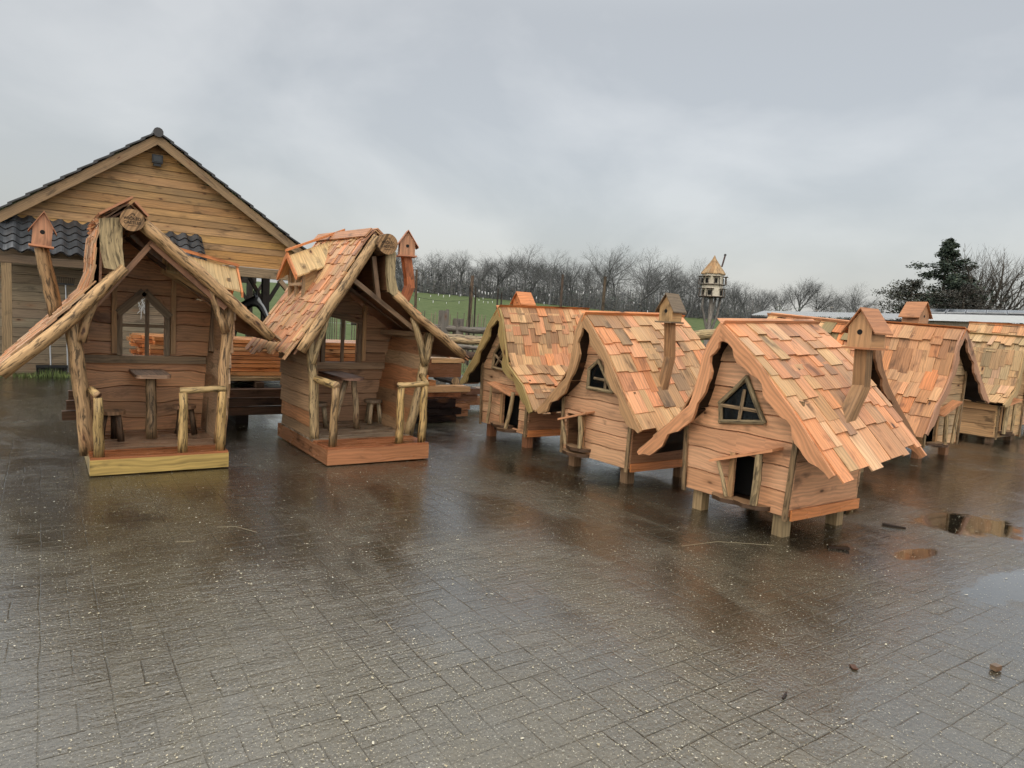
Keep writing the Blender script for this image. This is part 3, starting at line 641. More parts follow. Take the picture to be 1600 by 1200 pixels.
for k in range(9000):
    b = rt.uniform(20, 62); D = rt.uniform(114, 145); p = brg(b, D); lim = 2.6 if b < 49 else 1.6
    p.z = field_h(p.x, p.y) + abs(rt.gauss(0, lim * .62)); a = V(rt.gauss(0, 1), rt.gauss(0, 1), rt.gauss(0, .6)).normalized() * rt.uniform(.15, .5); e = a.orthogonal().normalized() * rt.uniform(.08, .25)
    mb.face([p - a, p + e, p + a, p - e], [(0, 0)] * 4, vary(rt.choice([(.12, .13, .115), (.14, .138, .125), (.10, .115, .095)]), .2, rt))
mb.build('far_wood', M_TWIG, kind='stuff')
# large trees at right
p = brg(69.3, 60); bare_tree('wide bare tree with many thin upright branches at the right edge', 41, 9.4, spread=.66, upb=.5, r=.26, col=(.085, .075, .062), nch=(11, 6, 5, 4), trunk=.55, loc=(p.x, p.y, 0))
p = brg(72.3, 58); bare_tree('cut back bare tree with stubby dark limbs at the right picture edge', 43, 5.6, spread=.8, upb=.5, r=.26, col=(.05, .045, .038), nch=(6, 4, 3, 3), trunk=.5, loc=(p.x, p.y, 0))
p = brg(67.3, 66); bare_tree('bare tree behind the dark conifer', 44, 7.6, spread=.6, upb=.6, r=.22, col=(.09, .08, .068), nch=(10, 6, 5, 4), trunk=.55, loc=(p.x, p.y, 0))
def leafy(name, label, loc, H, prof, n, lw, cols, seed, trunk_r=.2, flat=.4):
    rd = random.Random(seed); rng.seed(seed); t = thing(name, label, 'tree', loc); tr, cr_ = MB(), MB()
    tr.tube([(0, 0, -.2), (.05, .03, H * .5), (0, 0, H * .96)], [trunk_r, trunk_r * .6, .03], 7, (.05, .04, .03), caps=False)
    nb = 95
    for i in range(nb):
        f = (i + rd.random()) / nb; z = H * (.10 + .88 * f); rmax = prof(f); a = rd.uniform(0, 6.283); Lb = rmax * rd.uniform(.5, 1.12)
        e = V(math.cos(a) * Lb, math.sin(a) * Lb, z + Lb * rd.uniform(-.12, .22)); s0 = V(0, 0, z - .1)
        tr.tube([s0, s0.lerp(e, .5) + V(0, 0, -.04), e], [.04, .025, .008], 3, (.05, .04, .03), caps=False)
        for k in range(n // nb):
            u = rd.random() ** .55; c = s0.lerp(e, u) + V(rd.gauss(0, .16), rd.gauss(0, .16), rd.gauss(0, .10)) * (.6 + .7 * rmax / 2)
            d = V(rd.gauss(0, 1), rd.gauss(0, 1), rd.gauss(0, flat)).normalized() * lw * rd.uniform(.6, 1.5); o = d.cross(V(rd.gauss(0, 1), rd.gauss(0, 1), rd.gauss(0, 1))).normalized() * lw * rd.uniform(.25, .6)
            cr_.face([c - d, c + o, c + d, c - o], [(0, 0)] * 4, vary(rd.choice(cols), .2, rd))
    tr.build('trunk', M_TWIG, t); cr_.build('crown', M_LEAF, t); return t
p = brg(66.3, 60); leafy('conifer_tree', 'dark green conifer rising above the brick barn', (p.x, p.y, 0), 9.5, lambda f: 8.6 * (1 - f) * (.80 + .20 * math.sin(f * 34)) + .2, 19000, .11, [(.045, .066, .045), (.06, .078, .05), (.036, .052, .04)], 51)
p = brg(64.4, 58); leafy('holly_tree', 'dark spreading evergreen bush left of the conifer, loose leaves at its edge', (p.x, p.y, 0), 6.3, lambda f: 4.2 * math.sin(math.pi * min(1, .18 + f * .80)) ** .8, 10000, .075, [(.055, .06, .042), (.07, .066, .05), (.045, .05, .038)], 52, flat=1.0)
p = brg(67.6, 56); leafy('ivy_tree', 'low dark ivy-covered tree between the conifer and the bare tree', (p.x, p.y, 0), 5.9, lambda f: 3.8 * math.sin(math.pi * min(1, .2 + f * .78)) ** .8, 8500, .075, [(.055, .056, .045), (.068, .06, .05), (.05, .046, .038)], 53, flat=1.0)
# ------------------------------------------------------------------ low buildings at right
sh = thing('metal_shed', 'long low shed with pale corrugated roof behind the small houses', 'shed', (24.5, 17.3, 0)); so_ = (24.5, 17.3, 0)
A = V(24.2, 17.9, 0); Bq = V(27.15, 12.75, 0); dv = (Bq - A); ln = dv.length; dn = dv.normalized(); bk = V(dn.y, -dn.x, 0) * -1
if bk.dot(A) < 0: bk = -bk
mb = MB(); mb.box(A + V(0, 0, 0) + bk * .25, dv, bk * .1, V(0, 0, 2.32), (.03, .03, .032)); mb.build('wall', M_OLD, sh, so_)  # near-black wall colour has the shade below the eave painted in
mb = MB(); n = 150
for k in range(n):
    a = A + dv * (k / n); b = A + dv * ((k + 1) / n); mz = .03 if k % 2 else 0; mz2 = .03 if (k + 1) % 2 else 0; z1 = 2.36 + .17 * k / n * .9; z2 = 2.36 + .17 * (k + 1) / n * .9
    mb.face([a + V(0, 0, z1 + mz), b + V(0, 0, z2 + mz2), b + bk * 5 + V(0, 0, z2 + mz2 + .36), a + bk * 5 + V(0, 0, z1 + mz + .36)], [(0, 0)] * 4, (.5, .53, .55))
mb.build('corrugated_roof', plain('corrugated_sheet', (.40, .41, .41), .45, 0.0, .15, 3.0, 0), sh, so_)
mb = MB(); mb.box(A + bk * .1 + V(0, 0, 2.18), dv + V(0, 0, .15), bk * .04, V(0, 0, .14), (.02, .02, .022)); mb.build('gutter', M_BLACK, sh, so_)
bbn = thing('brick_barn', 'brick building with white fascia and solar panels on its roof at right', 'building', (27.6, 12.2, 0)); bo2 = (27.6, 12.2, 0)
g = NT('brown_brick'); tb = g.n('ShaderNodeUVMap', uv_map='UVMap').outputs[0]
bt = g.n('ShaderNodeTexBrick'); g.put(bt, 'Vector', tb); bt.inputs['Scale'].default_value = 1.0; bt.inputs['Brick Width'].default_value = .22; bt.inputs['Row Height'].default_value = .065; bt.inputs['Mortar Size'].default_value = .008
bt.inputs['Color1'].default_value = (.20, .155, .095, 1); bt.inputs['Color2'].default_value = (.14, .11, .075, 1); bt.inputs['Mortar'].default_value = (.24, .22, .18, 1)
g.set(color=g.mix(g.math('MULTIPLY', g.noise(tb, 1.2, 4), .5), bt.outputs[0], (.10, .09, .06, 1)), rough=.85); M_BRICK = g.m
A = V(27.0, 12.95, 0); Bq = V(29.4, 6.6, 0); dv = Bq - A; dn = dv.normalized(); bk = V(dn.y, -dn.x, 0)
if bk.dot(A) < 0: bk = -bk
mb = MB(); q = [A, Bq, Bq + V(0, 0, 2.5), A + V(0, 0, 2.5)]; mb.face(q, [(0, 0), (dv.length, 0), (dv.length, 2.5), (0, 2.5)], (.3, .2, .1)); q = [A, A + bk * 9, A + bk * 9 + V(0, 0, 2.5), A + V(0, 0, 2.5)]; mb.face(q, [(0, 0), (9, 0), (9, 2.5), (0, 2.5)], (.3, .2, .1)); mb.build('brick_wall', M_BRICK, bbn, bo2)
mb = MB(); mb.box(A - bk * .15 - dn * .15 + V(0, 0, 2.47), dv + dn * .3 + V(0, 0, .12), bk * .05, V(0, 0, .25), (.7, .72, .74)); mb.build('white_fascia', plain('white_fascia_paint', (.66, .69, .72), .5, noise=.05, bump=0), bbn, bo2)
mb = MB(); a = A - bk * .1 - dn * .15 + V(0, 0, 2.71); e = dv + dn * .3 + V(0, 0, .12); mb.hexa([a, a + bk * 4 + V(0, 0, .34), a + bk * 4 + V(0, 0, .38), a + V(0, 0, .03), a + e, a + e + bk * 4 + V(0, 0, .34), a + e + bk * 4 + V(0, 0, .38), a + e + V(0, 0, .03)], (.06, .06, .065)); mb.build('roof', M_TILE, bbn, bo2)
g = NT('solar_glass'); g.set(color=(.10, .13, .19, 1), rough=.12, spec=.8); M_SOLAR = g.m
npan = 11
for k in range(npan):
    a = A + bk * .35 + dn * (.55 + k * .62) + V(0, 0, 2.79 + .018 * k); e = dn * .58 + V(0, 0, .0105); s = bk * 1.35 + V(0, 0, .15); mb = MB(); mb.hexa([a, a + s, a + s + V(0, 0, .035), a + V(0, 0, .035), a + e, a + e + s, a + e + s + V(0, 0, .035), a + e + V(0, 0, .035)], (.4, .42, .45)); pf = mb.build('solar_panel', M_METAL, bbn, bo2)
    mb = MB(); u_ = V(0, 0, .0385); i = .05; a2 = a + e * i + s * .03; e2 = e * (1 - 2 * i); s2 = s * .94; mb.face([a2 + u_, a2 + e2 + u_, a2 + e2 + s2 + u_, a2 + s2 + u_], [(0, 0)] * 4, (.1, .12, .18)); mb.build('cell_glass', M_SOLAR, pf, bo2)
# ------------------------------------------------------------------ small raised houses (coops)
def coop(name, label, loc, rz, sp, seed):
    r = random.Random(seed); rng.seed(seed)
    root = thing(name, label, 'playhouse', loc, rz, 'small raised wooden houses with shingle roofs')
    pk = sp['peak']; RL = [pk] + sp['left']; RR = [pk] + sp['right']; Lr = sp['len']; bz = sp.get('back', (0.04, 0.03, 0.1))
    top = sorted([(u, z) for u, z in RL[1:]] + [(u, z) for u, z in RR], key=lambda p: p[0])
    top = [(u, z - 0.03) for u, z in top]
    pal = sp['pal']; wf = 0.092; D = sp['depth']; uL, uR, z0, fl = sp['body']; uc = (uL + uR) / 2
    # roof slopes
    for poly, sg, bb in ((RL, -1, bz[1]), (RR, 1, bz[2])):
        n = len(poly) - 1
        F = [V(u, 0, z) for u, z in poly]; B = [V(u, Lr - (sp.get('bs', 0) if sg > 0 else 0) * i / n, z + bz[0] + (bb - bz[0]) * i / n) for i, (u, z) in enumerate(poly)]
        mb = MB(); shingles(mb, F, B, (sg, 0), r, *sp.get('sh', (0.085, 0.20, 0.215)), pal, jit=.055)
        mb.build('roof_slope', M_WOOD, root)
    # ridge cap
    cw, cs, ccol = sp.get('cap', (0.11, 0.0, OR))
    mb = MB()
    for poly, sg in ((RL, -1), (RR, 1)):
        a = V(poly[0][0], -.035, poly[0][1]); d = (V(poly[1][0], 0, poly[1][1]) - V(poly[0][0], 0, poly[0][1])).normalized()
        nrm = V(-d.z * sg * -1, 0, d.x * sg)
        if nrm.z < 0: nrm = -nrm
        nseg = 24; A = []; Bq = []
        for i in range(nseg + 1):
            t = i / nseg; p = a + V(0, (Lr + .07) * t, bz[0] * t) + nrm * (.036 + (.001 if sg > 0 else 0))
            A.append(p); Bq.append(p + d * (cw + cs * math.sin(t * 6.283 * 2.4 + 1)))
        mb.strip(A, Bq, nrm * .018, vary(ccol, .08, r))
    mb.build('ridge_cap', M_WOOD, root)
    # wavy fascia boards, front and back
    for yf, dy in ((-.03, 0.03), (Lr, .025)):
        for poly, sg, ph in ((RL, -1, 0.4), (RR, 1, 2.1)):
            P2 = [V(u, yf, z + (0 if yf < 0.5 else bz[0])) for u, z in poly]; s = arc(P2); N = 26; A = []; Bq = []; tot = s[-1] + sp.get('fext', .05)
            for i in range(N + 1):
                dd = tot * i / N; p = at(P2, s, dd); p2 = at(P2, s, min(dd + .02, tot)); p1 = at(P2, s, max(dd - .02, 0)); tg = (p2 - p1).normalized()
                inn = V(-tg.z, 0, tg.x) * sg
                if inn.z > 0: inn = -inn
                if abs(tg.z) > .93: inn = V(-sg * abs(tg.z), 0, -abs(tg.x)).normalized()
                w = wf + .024 * math.sin(dd * 15 + ph) + .012 * math.sin(dd * 31 + ph * 2)
                w *= min(1.0, .35 + (tot - dd) * 5)
                A.append(p - inn * .016); Bq.append(p + inn * w)
            apex = V(pk[0], yf, pk[1] + .012 + (0 if yf < .5 else bz[0])); A[0] = apex; Bq[0] = apex + V(0, 0, -.17)
            # keep the inner line on its own side of the apex
            for i in range(1, len(Bq)):
                if (Bq[i].x - pk[0]) * sg < 0: Bq[i].x = pk[0]; Bq[i].z = min(Bq[i].z, apex.z - .17)
            mb = MB(); mb.strip(A, Bq, (0, dy, 0), vary(sp.get('fcol', PK), .07, r))
            mb.build('fascia_board', M_WOOD, root)
    # walls
    wy = 0.14
    fx = lambda u, z: uc + (u - uc) * (1 + fl * (z - z0))
    opens = []; dr = sp.get('door')
    if dr: opens.append((dr[0], dr[1], dr[2], (lambda t: (lambda u: t))(dr[3])))
    ztop = max(z for u, z in top)
    mb = MB(); lap_wall(mb, lambda u, z, o: V(fx(u, z), wy - o, z), uL, uR, top, z0, ztop, sp.get('ch', .15), sp['bcols'], r, opens=opens, n=12, gap=.013)
    fw = mb.build('front_wall', M_WOOD, root)
    mb = MB(); lap_wall(mb, lambda u, z, o: V(fx(u, z), wy + D + o, z), uL, uR, top, z0, ztop, .17, sp['bcols'], r, n=8)
    mb.build('back_wall', M_WOOD, root)
    for u, sg in ((uL, -1), (uR, 1)):
        zt = interp(top, u) + .06
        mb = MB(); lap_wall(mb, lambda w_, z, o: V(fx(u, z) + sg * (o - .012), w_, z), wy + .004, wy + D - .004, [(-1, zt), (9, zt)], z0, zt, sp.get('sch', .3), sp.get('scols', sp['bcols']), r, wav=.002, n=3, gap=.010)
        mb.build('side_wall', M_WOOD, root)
        mb = MB(); mb.strip([V(fx(u, z0 - .03) - sg * .03, wy - .018, z0 - .03), V(fx(u, zt) - sg * .03, wy - .018, zt)], [V(fx(u, z0 - .03) + sg * .014, wy - .018, z0 - .03), V(fx(u, zt) + sg * .014, wy - .018, zt)], (0, -.016, 0), vary((.27, .18, .095), .1, r))
        mb.build('corner_strip', M_BARK, root)
    mb = MB(); mb.box((uL + .02, wy + .02, z0 - .012), (uR - uL - .04, 0, 0), (0, D - .04, 0), (0, 0, .02), (.10, .06, .035)); mb.build('floor_panel', M_WOOD, root)
    mb = MB(); mb.box((uL + .04, wy + .22, z0 + .02), (uR - uL - .08, 0, 0), (0, .012, 0), (0, 0, .5), DK); mb.build('doorway_shade_panel', M_DARK, root)  # near-black panel added behind the door to stand for interior shade
    mb = MB(); mb.box((fx(uR, z0 + .04) + .018, wy - .002, z0 - .025), (0, D, 0), (.016, 0, 0), (0, 0, .085), OR); mb.build('skirting', M_WET, root)
    for lu in (uL + .06, uR - .16):
        for lw in (wy + .05, wy + D - .16):
            mb = MB(); c = vary(sp.get('lcol', (.30, .2, .1)), .15, r); mb.hexa([V(lu, lw, 0), V(lu + .1, lw, 0), V(lu + .1, lw + .1, 0), V(lu, lw + .1, 0), V(lu, lw, z0), V(lu + .1, lw, z0), V(lu + .1, lw + .1, z0), V(lu, lw + .1, z0)], c)
            mb.build('leg', M_OLD, root)
    # window of sticks over dark glass
    wd = sp.get('window')
    if wd:
        y = wy - .03; mb = MB(); stick_frame(mb, [(u, y, z) for u, z in wd[0]], .021, (.30, .22, .12))
        for (a, b) in wd[1]: mb.tube([V(a[0], y + .004, a[1]), V(b[0], y + .004, b[1])], .016, 6, vary((.30, .21, .12), .1, r), rough=.15)
        wo_ = mb.build('window', M_BARK, root)
        mb = MB(); mb.face([V(u, wy - .016, z) for u, z in wd[0]], [(0, 0)] * len(wd[0]), DK); mb.build('pane', M_GLASS, wo_)
    # entrance: leaf, jamb, awning, posts and half log steps
    if dr:
        a0, a1 = sp['awning']; mb = MB()
        p = V(a0[0], wy - .15, a0[1]); q = V(a1[0], wy - .15, a1[1]); mb.hexa([p, p + V(0, .15, .012), p + V(0, .15, .032), p + V(0, 0, .022), q, q + V(0, .15, .012), q + V(0, .15, .032), q + V(0, 0, .022)], vary(PK, .1, r)); mb.build('awning', M_WOOD, root)
        for (b, t, rad) in sp['posts']:
            mb = MB(); mid = V((b[0] + t[0]) / 2 + .008, wy - .11, (b[1] + t[1]) / 2); mb.tube([V(b[0], wy - .11, b[1]), mid, V(t[0], wy - .12, t[1] + .01)], [rad, rad * 1.08, rad * .95], 8, vary((.42, .3, .16), .1, r), rough=.18); mb.build('porch_post', M_BARK, root)
        mb = MB(); jx = dr[0] if sp.get('jamb', -1) < 0 else dr[1]
        mb.box((jx - .03, wy - .02, dr[2]), (0, 0, dr[3] - dr[2]), (.05, 0, 0), (0, -.014, 0), vary(TAN, .1, r)); mb.build('door_jamb', M_OLD, root)
        for (cu, rad, zz, yy) in sp['steps']:
            mb = MB(); N = 14; out = [V(cu - rad, yy + .01, zz)] + [V(cu + rad * math.cos(math.pi + math.pi * k / N), yy + rad * .8 * math.sin(math.pi + math.pi * k / N) * (1 + .05 * math.sin(k * 2)), zz) for k in range(N + 1)] + [V(cu + rad, yy + .01, zz)]
            lo = [q + V(0, 0, -.035) for q in out]
            mb.face(out, [(q.x, q.y) for q in out], vary((.36, .22, .12), .1, r)); mb.face(lo[::-1], [(0, 0)] * len(lo), BR)
            for k in range(len(out) - 1): mb.face([out[k], lo[k], lo[k + 1], out[k + 1]], [(k * .03, 0), (k * .03, .035), (k * .03 + .03, .035), (k * .03 + .03, 0)], (.10, .055, .03))
            mb.build('half_log_step', M_WOOD, root)
    ch = sp.get('chimney')
    if ch:
        mb = MB(); square_post(mb, ch['pts'], ch.get('w', .085), ch.get('col', (.30, .17, .08))); mb.build('chimney_post', M_OLD, root)
        birdhouse(root, Vector(ch['pts'][-1]) + V(*ch.get('off', (0, 0, .015))), *ch['size'], ch.get('rz', 0), ch.get('bcol', TAN), ch.get('rcol', OR))
    return root
PAL_A = [(.62, .265, .115), (.62, .275, .125), PK, PK, (.50, .23, .115), (.42, .22, .12), (.58, .30, .15), (.56, .29, .14), (.60, .34, .18), YE, TAN, (.46, .24, .12)]
PAL_B = [(.61, .26, .11), PK, PK, (.58, .31, .15), (.56, .33, .16), TAN, TAN, (.40, .21, .1), (.34, .2, .1), YE]
PAL_C = [OR, (.56, .25, .105), (.60, .28, .13), (.50, .25, .12), (.36, .18, .085), (.42, .20, .09), (.46, .22, .095), (.54, .29, .14)]
PAL_D = [(.55, .37, .19), TAN, (.33, .23, .12), (.38, .26, .13), (.56, .34, .2), (.46, .29, .14)]
BC = [BODY, (.57, .32, .18), (.62, .35, .20), (.55, .30, .165)]
A90 = R_(-90)
coop('shingled_house', 'nearest raised wooden house with birdhouse chimney, wavy gable boards and pentagon window', (4.66, 3.55, 0), A90, dict(
    peak=(-.16, 1.67), left=[(-.29, 1.43), (-.35, 1.12), (-.40, .95), (-.95, .45)], right=[(.25, 1.34), (.57, 1.02), (.90, .66)], len=1.31, bs=.14, back=(.06, .06, .14),
    body=(-.53, .51, .19, .10), depth=.98, pal=PAL_A, cap=(.035, 0, PK), fcol=PK, bcols=BC, ch=.19, sch=.42, scols=[(.56, .30, .165)],
    window=([(.04, 1.24), (.24, .90), (-.18, .84), (-.20, 1.00)], [((.03, 1.14), (.0, .86)), ((-.18, .98), (.17, .98))]),
    door=(-.02, .24, .22, .60), awning=((-.17, .50), (.42, .70)), posts=[((.0, .24), (-.10, .51), .016), ((.27, .24), (.29, .65), .03)],
    steps=[(-.03, .17, .225, .142), (.19, .17, .235, .136)], lcol=(.33, .23, .12),
    chimney=dict(pts=[(.67, .52, .94), (.65, .75, 1.23), (.65, .73, 1.53)], w=.10, size=(.19, .21, .165, .135), rz=R_(90) * 0 + R_(0), off=(0, .02, .016), bcol=(.48, .27, .13), rcol=(.46, .2, .09))), 11)
coop('shingled_house', 'raised wooden house standing second from the left, narrow chimney post with black-stained birdhouse roof', (4.72, 5.40, 0), A90, dict(
    peak=(-.14, 1.70), left=[(-.24, 1.50), (-.28, 1.20), (-.34, 1.0), (-.53, .84), (-.80, .60)], right=[(.21, 1.36), (.58, .86), (.77, .64)], len=1.46, back=(.05, .04, .12),
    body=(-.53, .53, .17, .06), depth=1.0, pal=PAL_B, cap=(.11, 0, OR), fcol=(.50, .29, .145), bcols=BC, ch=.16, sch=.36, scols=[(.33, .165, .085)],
    window=([(.0, 1.22), (.25, .92), (-.14, .92), (-.14, 1.12)], [((-.05, 1.03), (.16, 1.03)), ((.13, 1.06), (.13, .92))]),
    door=(-.47, -.17, .24, .60), awning=((-.47, .52), (-.02, .65)), posts=[((-.36, .27), (-.43, .53), .018), ((-.11, .27), (-.13, .62), .026)], jamb=1,
    steps=[(-.22, .18, .265, .14), (-.25, .20, .205, .138)], lcol=(.22, .13, .07),
    chimney=dict(pts=[(.52, .54, .96), (.50, .64, 1.31), (.50, .60, 1.66)], w=.085, size=(.16, .17, .145, .13), rz=R_(8), bcol=(.50, .31, .14), rcol=(.18, .13, .08))), 12)
coop('shingled_house', 'raised wooden house leftmost of the row, broad orange ridge board and a birdhouse behind it', (4.83, 7.30, 0), A90, dict(
    peak=(-.04, 1.74), left=[(-.27, 1.49), (-.54, 1.09), (-.87, .72)], right=[(.05, 1.60), (.23, 1.02), (.58, .80), (.76, .55)], len=1.44, back=(.05, .03, .03),
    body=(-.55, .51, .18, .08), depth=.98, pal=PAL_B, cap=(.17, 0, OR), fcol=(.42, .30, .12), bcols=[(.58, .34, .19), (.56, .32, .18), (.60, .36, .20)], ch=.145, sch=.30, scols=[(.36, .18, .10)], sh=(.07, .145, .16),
    window=([(-.10, 1.32), (.05, 1.10), (.0, .94), (-.30, .95), (-.27, 1.15)], [((-.26, 1.12), (.0, .97)), ((-.24, .98), (-.04, 1.20))]),
    door=(-.04, .32, .22, .64), awning=((-.24, .74), (.30, .64)), posts=[((-.24, .22), (-.17, .70), .02), ((.20, .22), (.34, .68), .026)],
    steps=[(.0, .2, .245, .14), (.10, .2, .205, .136)], lcol=(.28, .12, .06),
    chimney=dict(pts=[(-.90, .95, 1.0), (-1.05, 1.05, 1.35), (-1.10, 1.1, 1.78)], w=.085, size=(.21, .21, .08, .13), rz=0, bcol=OR, rcol=OR)), 13)
coop('shingled_house', 'raised wooden house partly hidden behind the nearest one, dark wavy gable board running down right', (7.80, 4.10, 0), 0.0, dict(
    peak=(.0, 1.77), left=[(-.14, 1.6), (-.22, 1.2), (-.5, .9), (-.85, .5)], right=[(.09, 1.57), (.22, 1.29), (.41, 1.07), (.65, .87), (1.17, .46)], len=1.35, back=(.09, .06, .06),
    body=(-.52, .53, .2, .08), depth=1.0, pal=[YE, TAN, OR, PK, (.3, .22, .1)], cap=(.10, 0, PK), fcol=(.30, .15, .075), bcols=BC, ch=.16, sch=.3, sh=(.09, .16, .2),
    door=(-.1, .3, .24, .6), awning=((-.2, .62), (.45, .72)), posts=[((.0, .26), (-.05, .63), .02), ((.33, .26), (.36, .70), .025)],
    steps=[(.32, .17, .27, .14), (.33, .16, .21, .137)], lcol=(.36, .26, .14)), 14)
coop('shingled_house', 'raised wooden house at right with wavy-edged ridge board and a small birdhouse above the ridge', (10.5, 4.30, 0), 0.0, dict(
    peak=(.0, 1.82), left=[(-.13, 1.64), (-.20, 1.23), (-.34, 1.0), (-.53, .78), (-.72, .44)], right=[(.09, 1.79), (.31, 1.57), (.73, 1.12), (1.05, .83)], len=1.2, back=(.05, .06, .06),
    body=(-.48, .54, .2, .06), depth=.9, pal=PAL_C, cap=(.17, .02, OR), fcol=(.47, .25, .15), bcols=[(.50, .33, .18), (.53, .35, .19), (.48, .32, .18)], ch=.14, sch=.25, sh=(.06, .19, .24),
    door=(-.40, -.14, .22, .62), awning=((-.26, .62), (.26, .80)), posts=[((-.06, .23), (-.12, .63), .03), ((.16, .22), (.22, .76), .024)], jamb=1,
    steps=[(-.22, .18, .245, .14), (-.02, .16, .21, .137)], lcol=(.30, .14, .07),
    chimney=dict(pts=[(.75, .75, 1.1), (.85, 1.0, 1.45), (.87, 1.05, 1.90)], w=.09, size=(.30, .26, .16, .17), rz=R_(0), bcol=(.48, .25, .13), rcol=(.42, .19, .085))), 15)
coop('shingled_house', 'raised wooden house at the right picture edge, pale weathered shingles under a wavy ridge board', (13.7, 4.60, 0), 0.0, dict(
    peak=(.10, 1.80), left=[(-.12, 1.60), (-.20, 1.2), (-.28, .92), (-.64, .70)], right=[(.4, 1.45), (.7, 1.1), (1.1, .75)], len=1.25, back=(.04, .04, .04),
    body=(-.48, .52, .1, .06), depth=1.0, pal=PAL_D, cap=(.19, .03, (.40, .27, .12)), fcol=(.50, .33, .16), bcols=[(.54, .35, .17), (.50, .31, .155), (.55, .34, .17)], ch=.17, sch=.22, sh=(.07, .17, .19),
    door=(-.36, -.14, .18, .62), awning=((-.4, .66), (.1, .74)), posts=[((-.42, .18), (-.40, .66), .03), ((-.1, .18), (-.12, .70), .024)],
    steps=[(-.22, .2, .22, .14), (-.1, .18, .17, .137)], lcol=(.2, .12, .07)), 16)
coop('shingled_house', 'raised wooden house mostly hidden at the far right, only its plain orange ridge cap showing', (15.5, 4.9, 0), 0.0, dict(
    peak=(.0, 2.05), left=[(-.2, 1.7), (-.3, 1.3), (-.7, .8)], right=[(.2, 1.7), (.3, 1.3), (.7, .8)], len=1.3,
    body=(-.5, .5, .2, .06), depth=1.0, pal=PAL_B, cap=(.22, 0, OR), fcol=PK, bcols=BC, ch=.17, sh=(.09, .16, .2)), 17)

# ------------------------------------------------------------------ tall open playhouses
def log(mb, pts, rad, col=LOGC, n=10, rough=.10, ccap=(.42, .27, .14)):
    P = []
    pts = [Vector(p) for p in pts]
    for a, b in zip(pts, pts[1:]):
        k = max(2, int((b - a).length / .12))
        for i in range(k): P.append(a.lerp(b, i / k))
    P.append(pts[-1])
    if not isinstance(rad, (list, tuple)): rad = [rad, rad]
    R2 = []
    for i in range(len(P)):
        t = i / (len(P) - 1) * (len(rad) - 1); j = min(int(t), len(rad) - 2)
        R2.append(rad[j] + (rad[j + 1] - rad[j]) * (t - j))
    for i in range(1, len(P) - 1): P[i] = P[i] + V(rng.uniform(-.006, .006), rng.uniform(-.006, .006), rng.uniform(-.006, .006))
    mb.tube(P, R2, n, col, rough=rough, ccap=ccap)
def emblem(root_disc, c, r, off, small):
    # small burnt house mark and two lines of lettering on the sawn end of the ridge log
    mb = MB(); cx, cy, cz = c; k = r * 1.0; y = cy - .002
    def bar(a, b, w=.004): mb.beam(V(cx + a[0] * k, y, cz + a[1] * k), V(cx + b[0] * k, y, cz + b[1] * k), .002, w * (r / .1), (.02, .01, .005), V(b[1] - a[1], 0, a[0] - b[0]))
    bar((-.42, .22), (0, .62)); bar((0, .62), (.36, .26)); bar((-.42, .22), (-.34, .22)); bar((.02, .52), (.12, .62)); bar((.12, .62), (.2, .5)); bar((.2, .5), (.12, .42))
    bar((-.08, .34), (-.08, .24), .012); bar((-.34, -.52), (.34, -.50), .004)
    e = mb.build('burnt_emblem', M_BURN, root_disc, off)
    for txt, dz in (('WICKED', .02), ('CASTLES', -.34)):
        cu = bpy.data.curves.new('lettering', 'FONT'); cu.body = txt; cu.size = r * .36; cu.align_x = 'CENTER'; cu.extrude = .0006; cu.offset = .0006
        t_ = bpy.data.objects.new('lettering_tmp', cu); COL.objects.link(t_); me = bpy.data.meshes.new_from_object(t_.evaluated_get(bpy.context.evaluated_depsgraph_get())); bpy.data.objects.remove(t_); me.name = 'lettering'
        me.materials.clear(); me.materials.append(M_BURN); o = bpy.data.objects.new('lettering', me); COL.objects.link(o); o.parent = root_disc
        o.location = V(cx, y - .001, cz + dz * k) - Vector(off); o.rotation_euler = (R_(90), 0, 0)
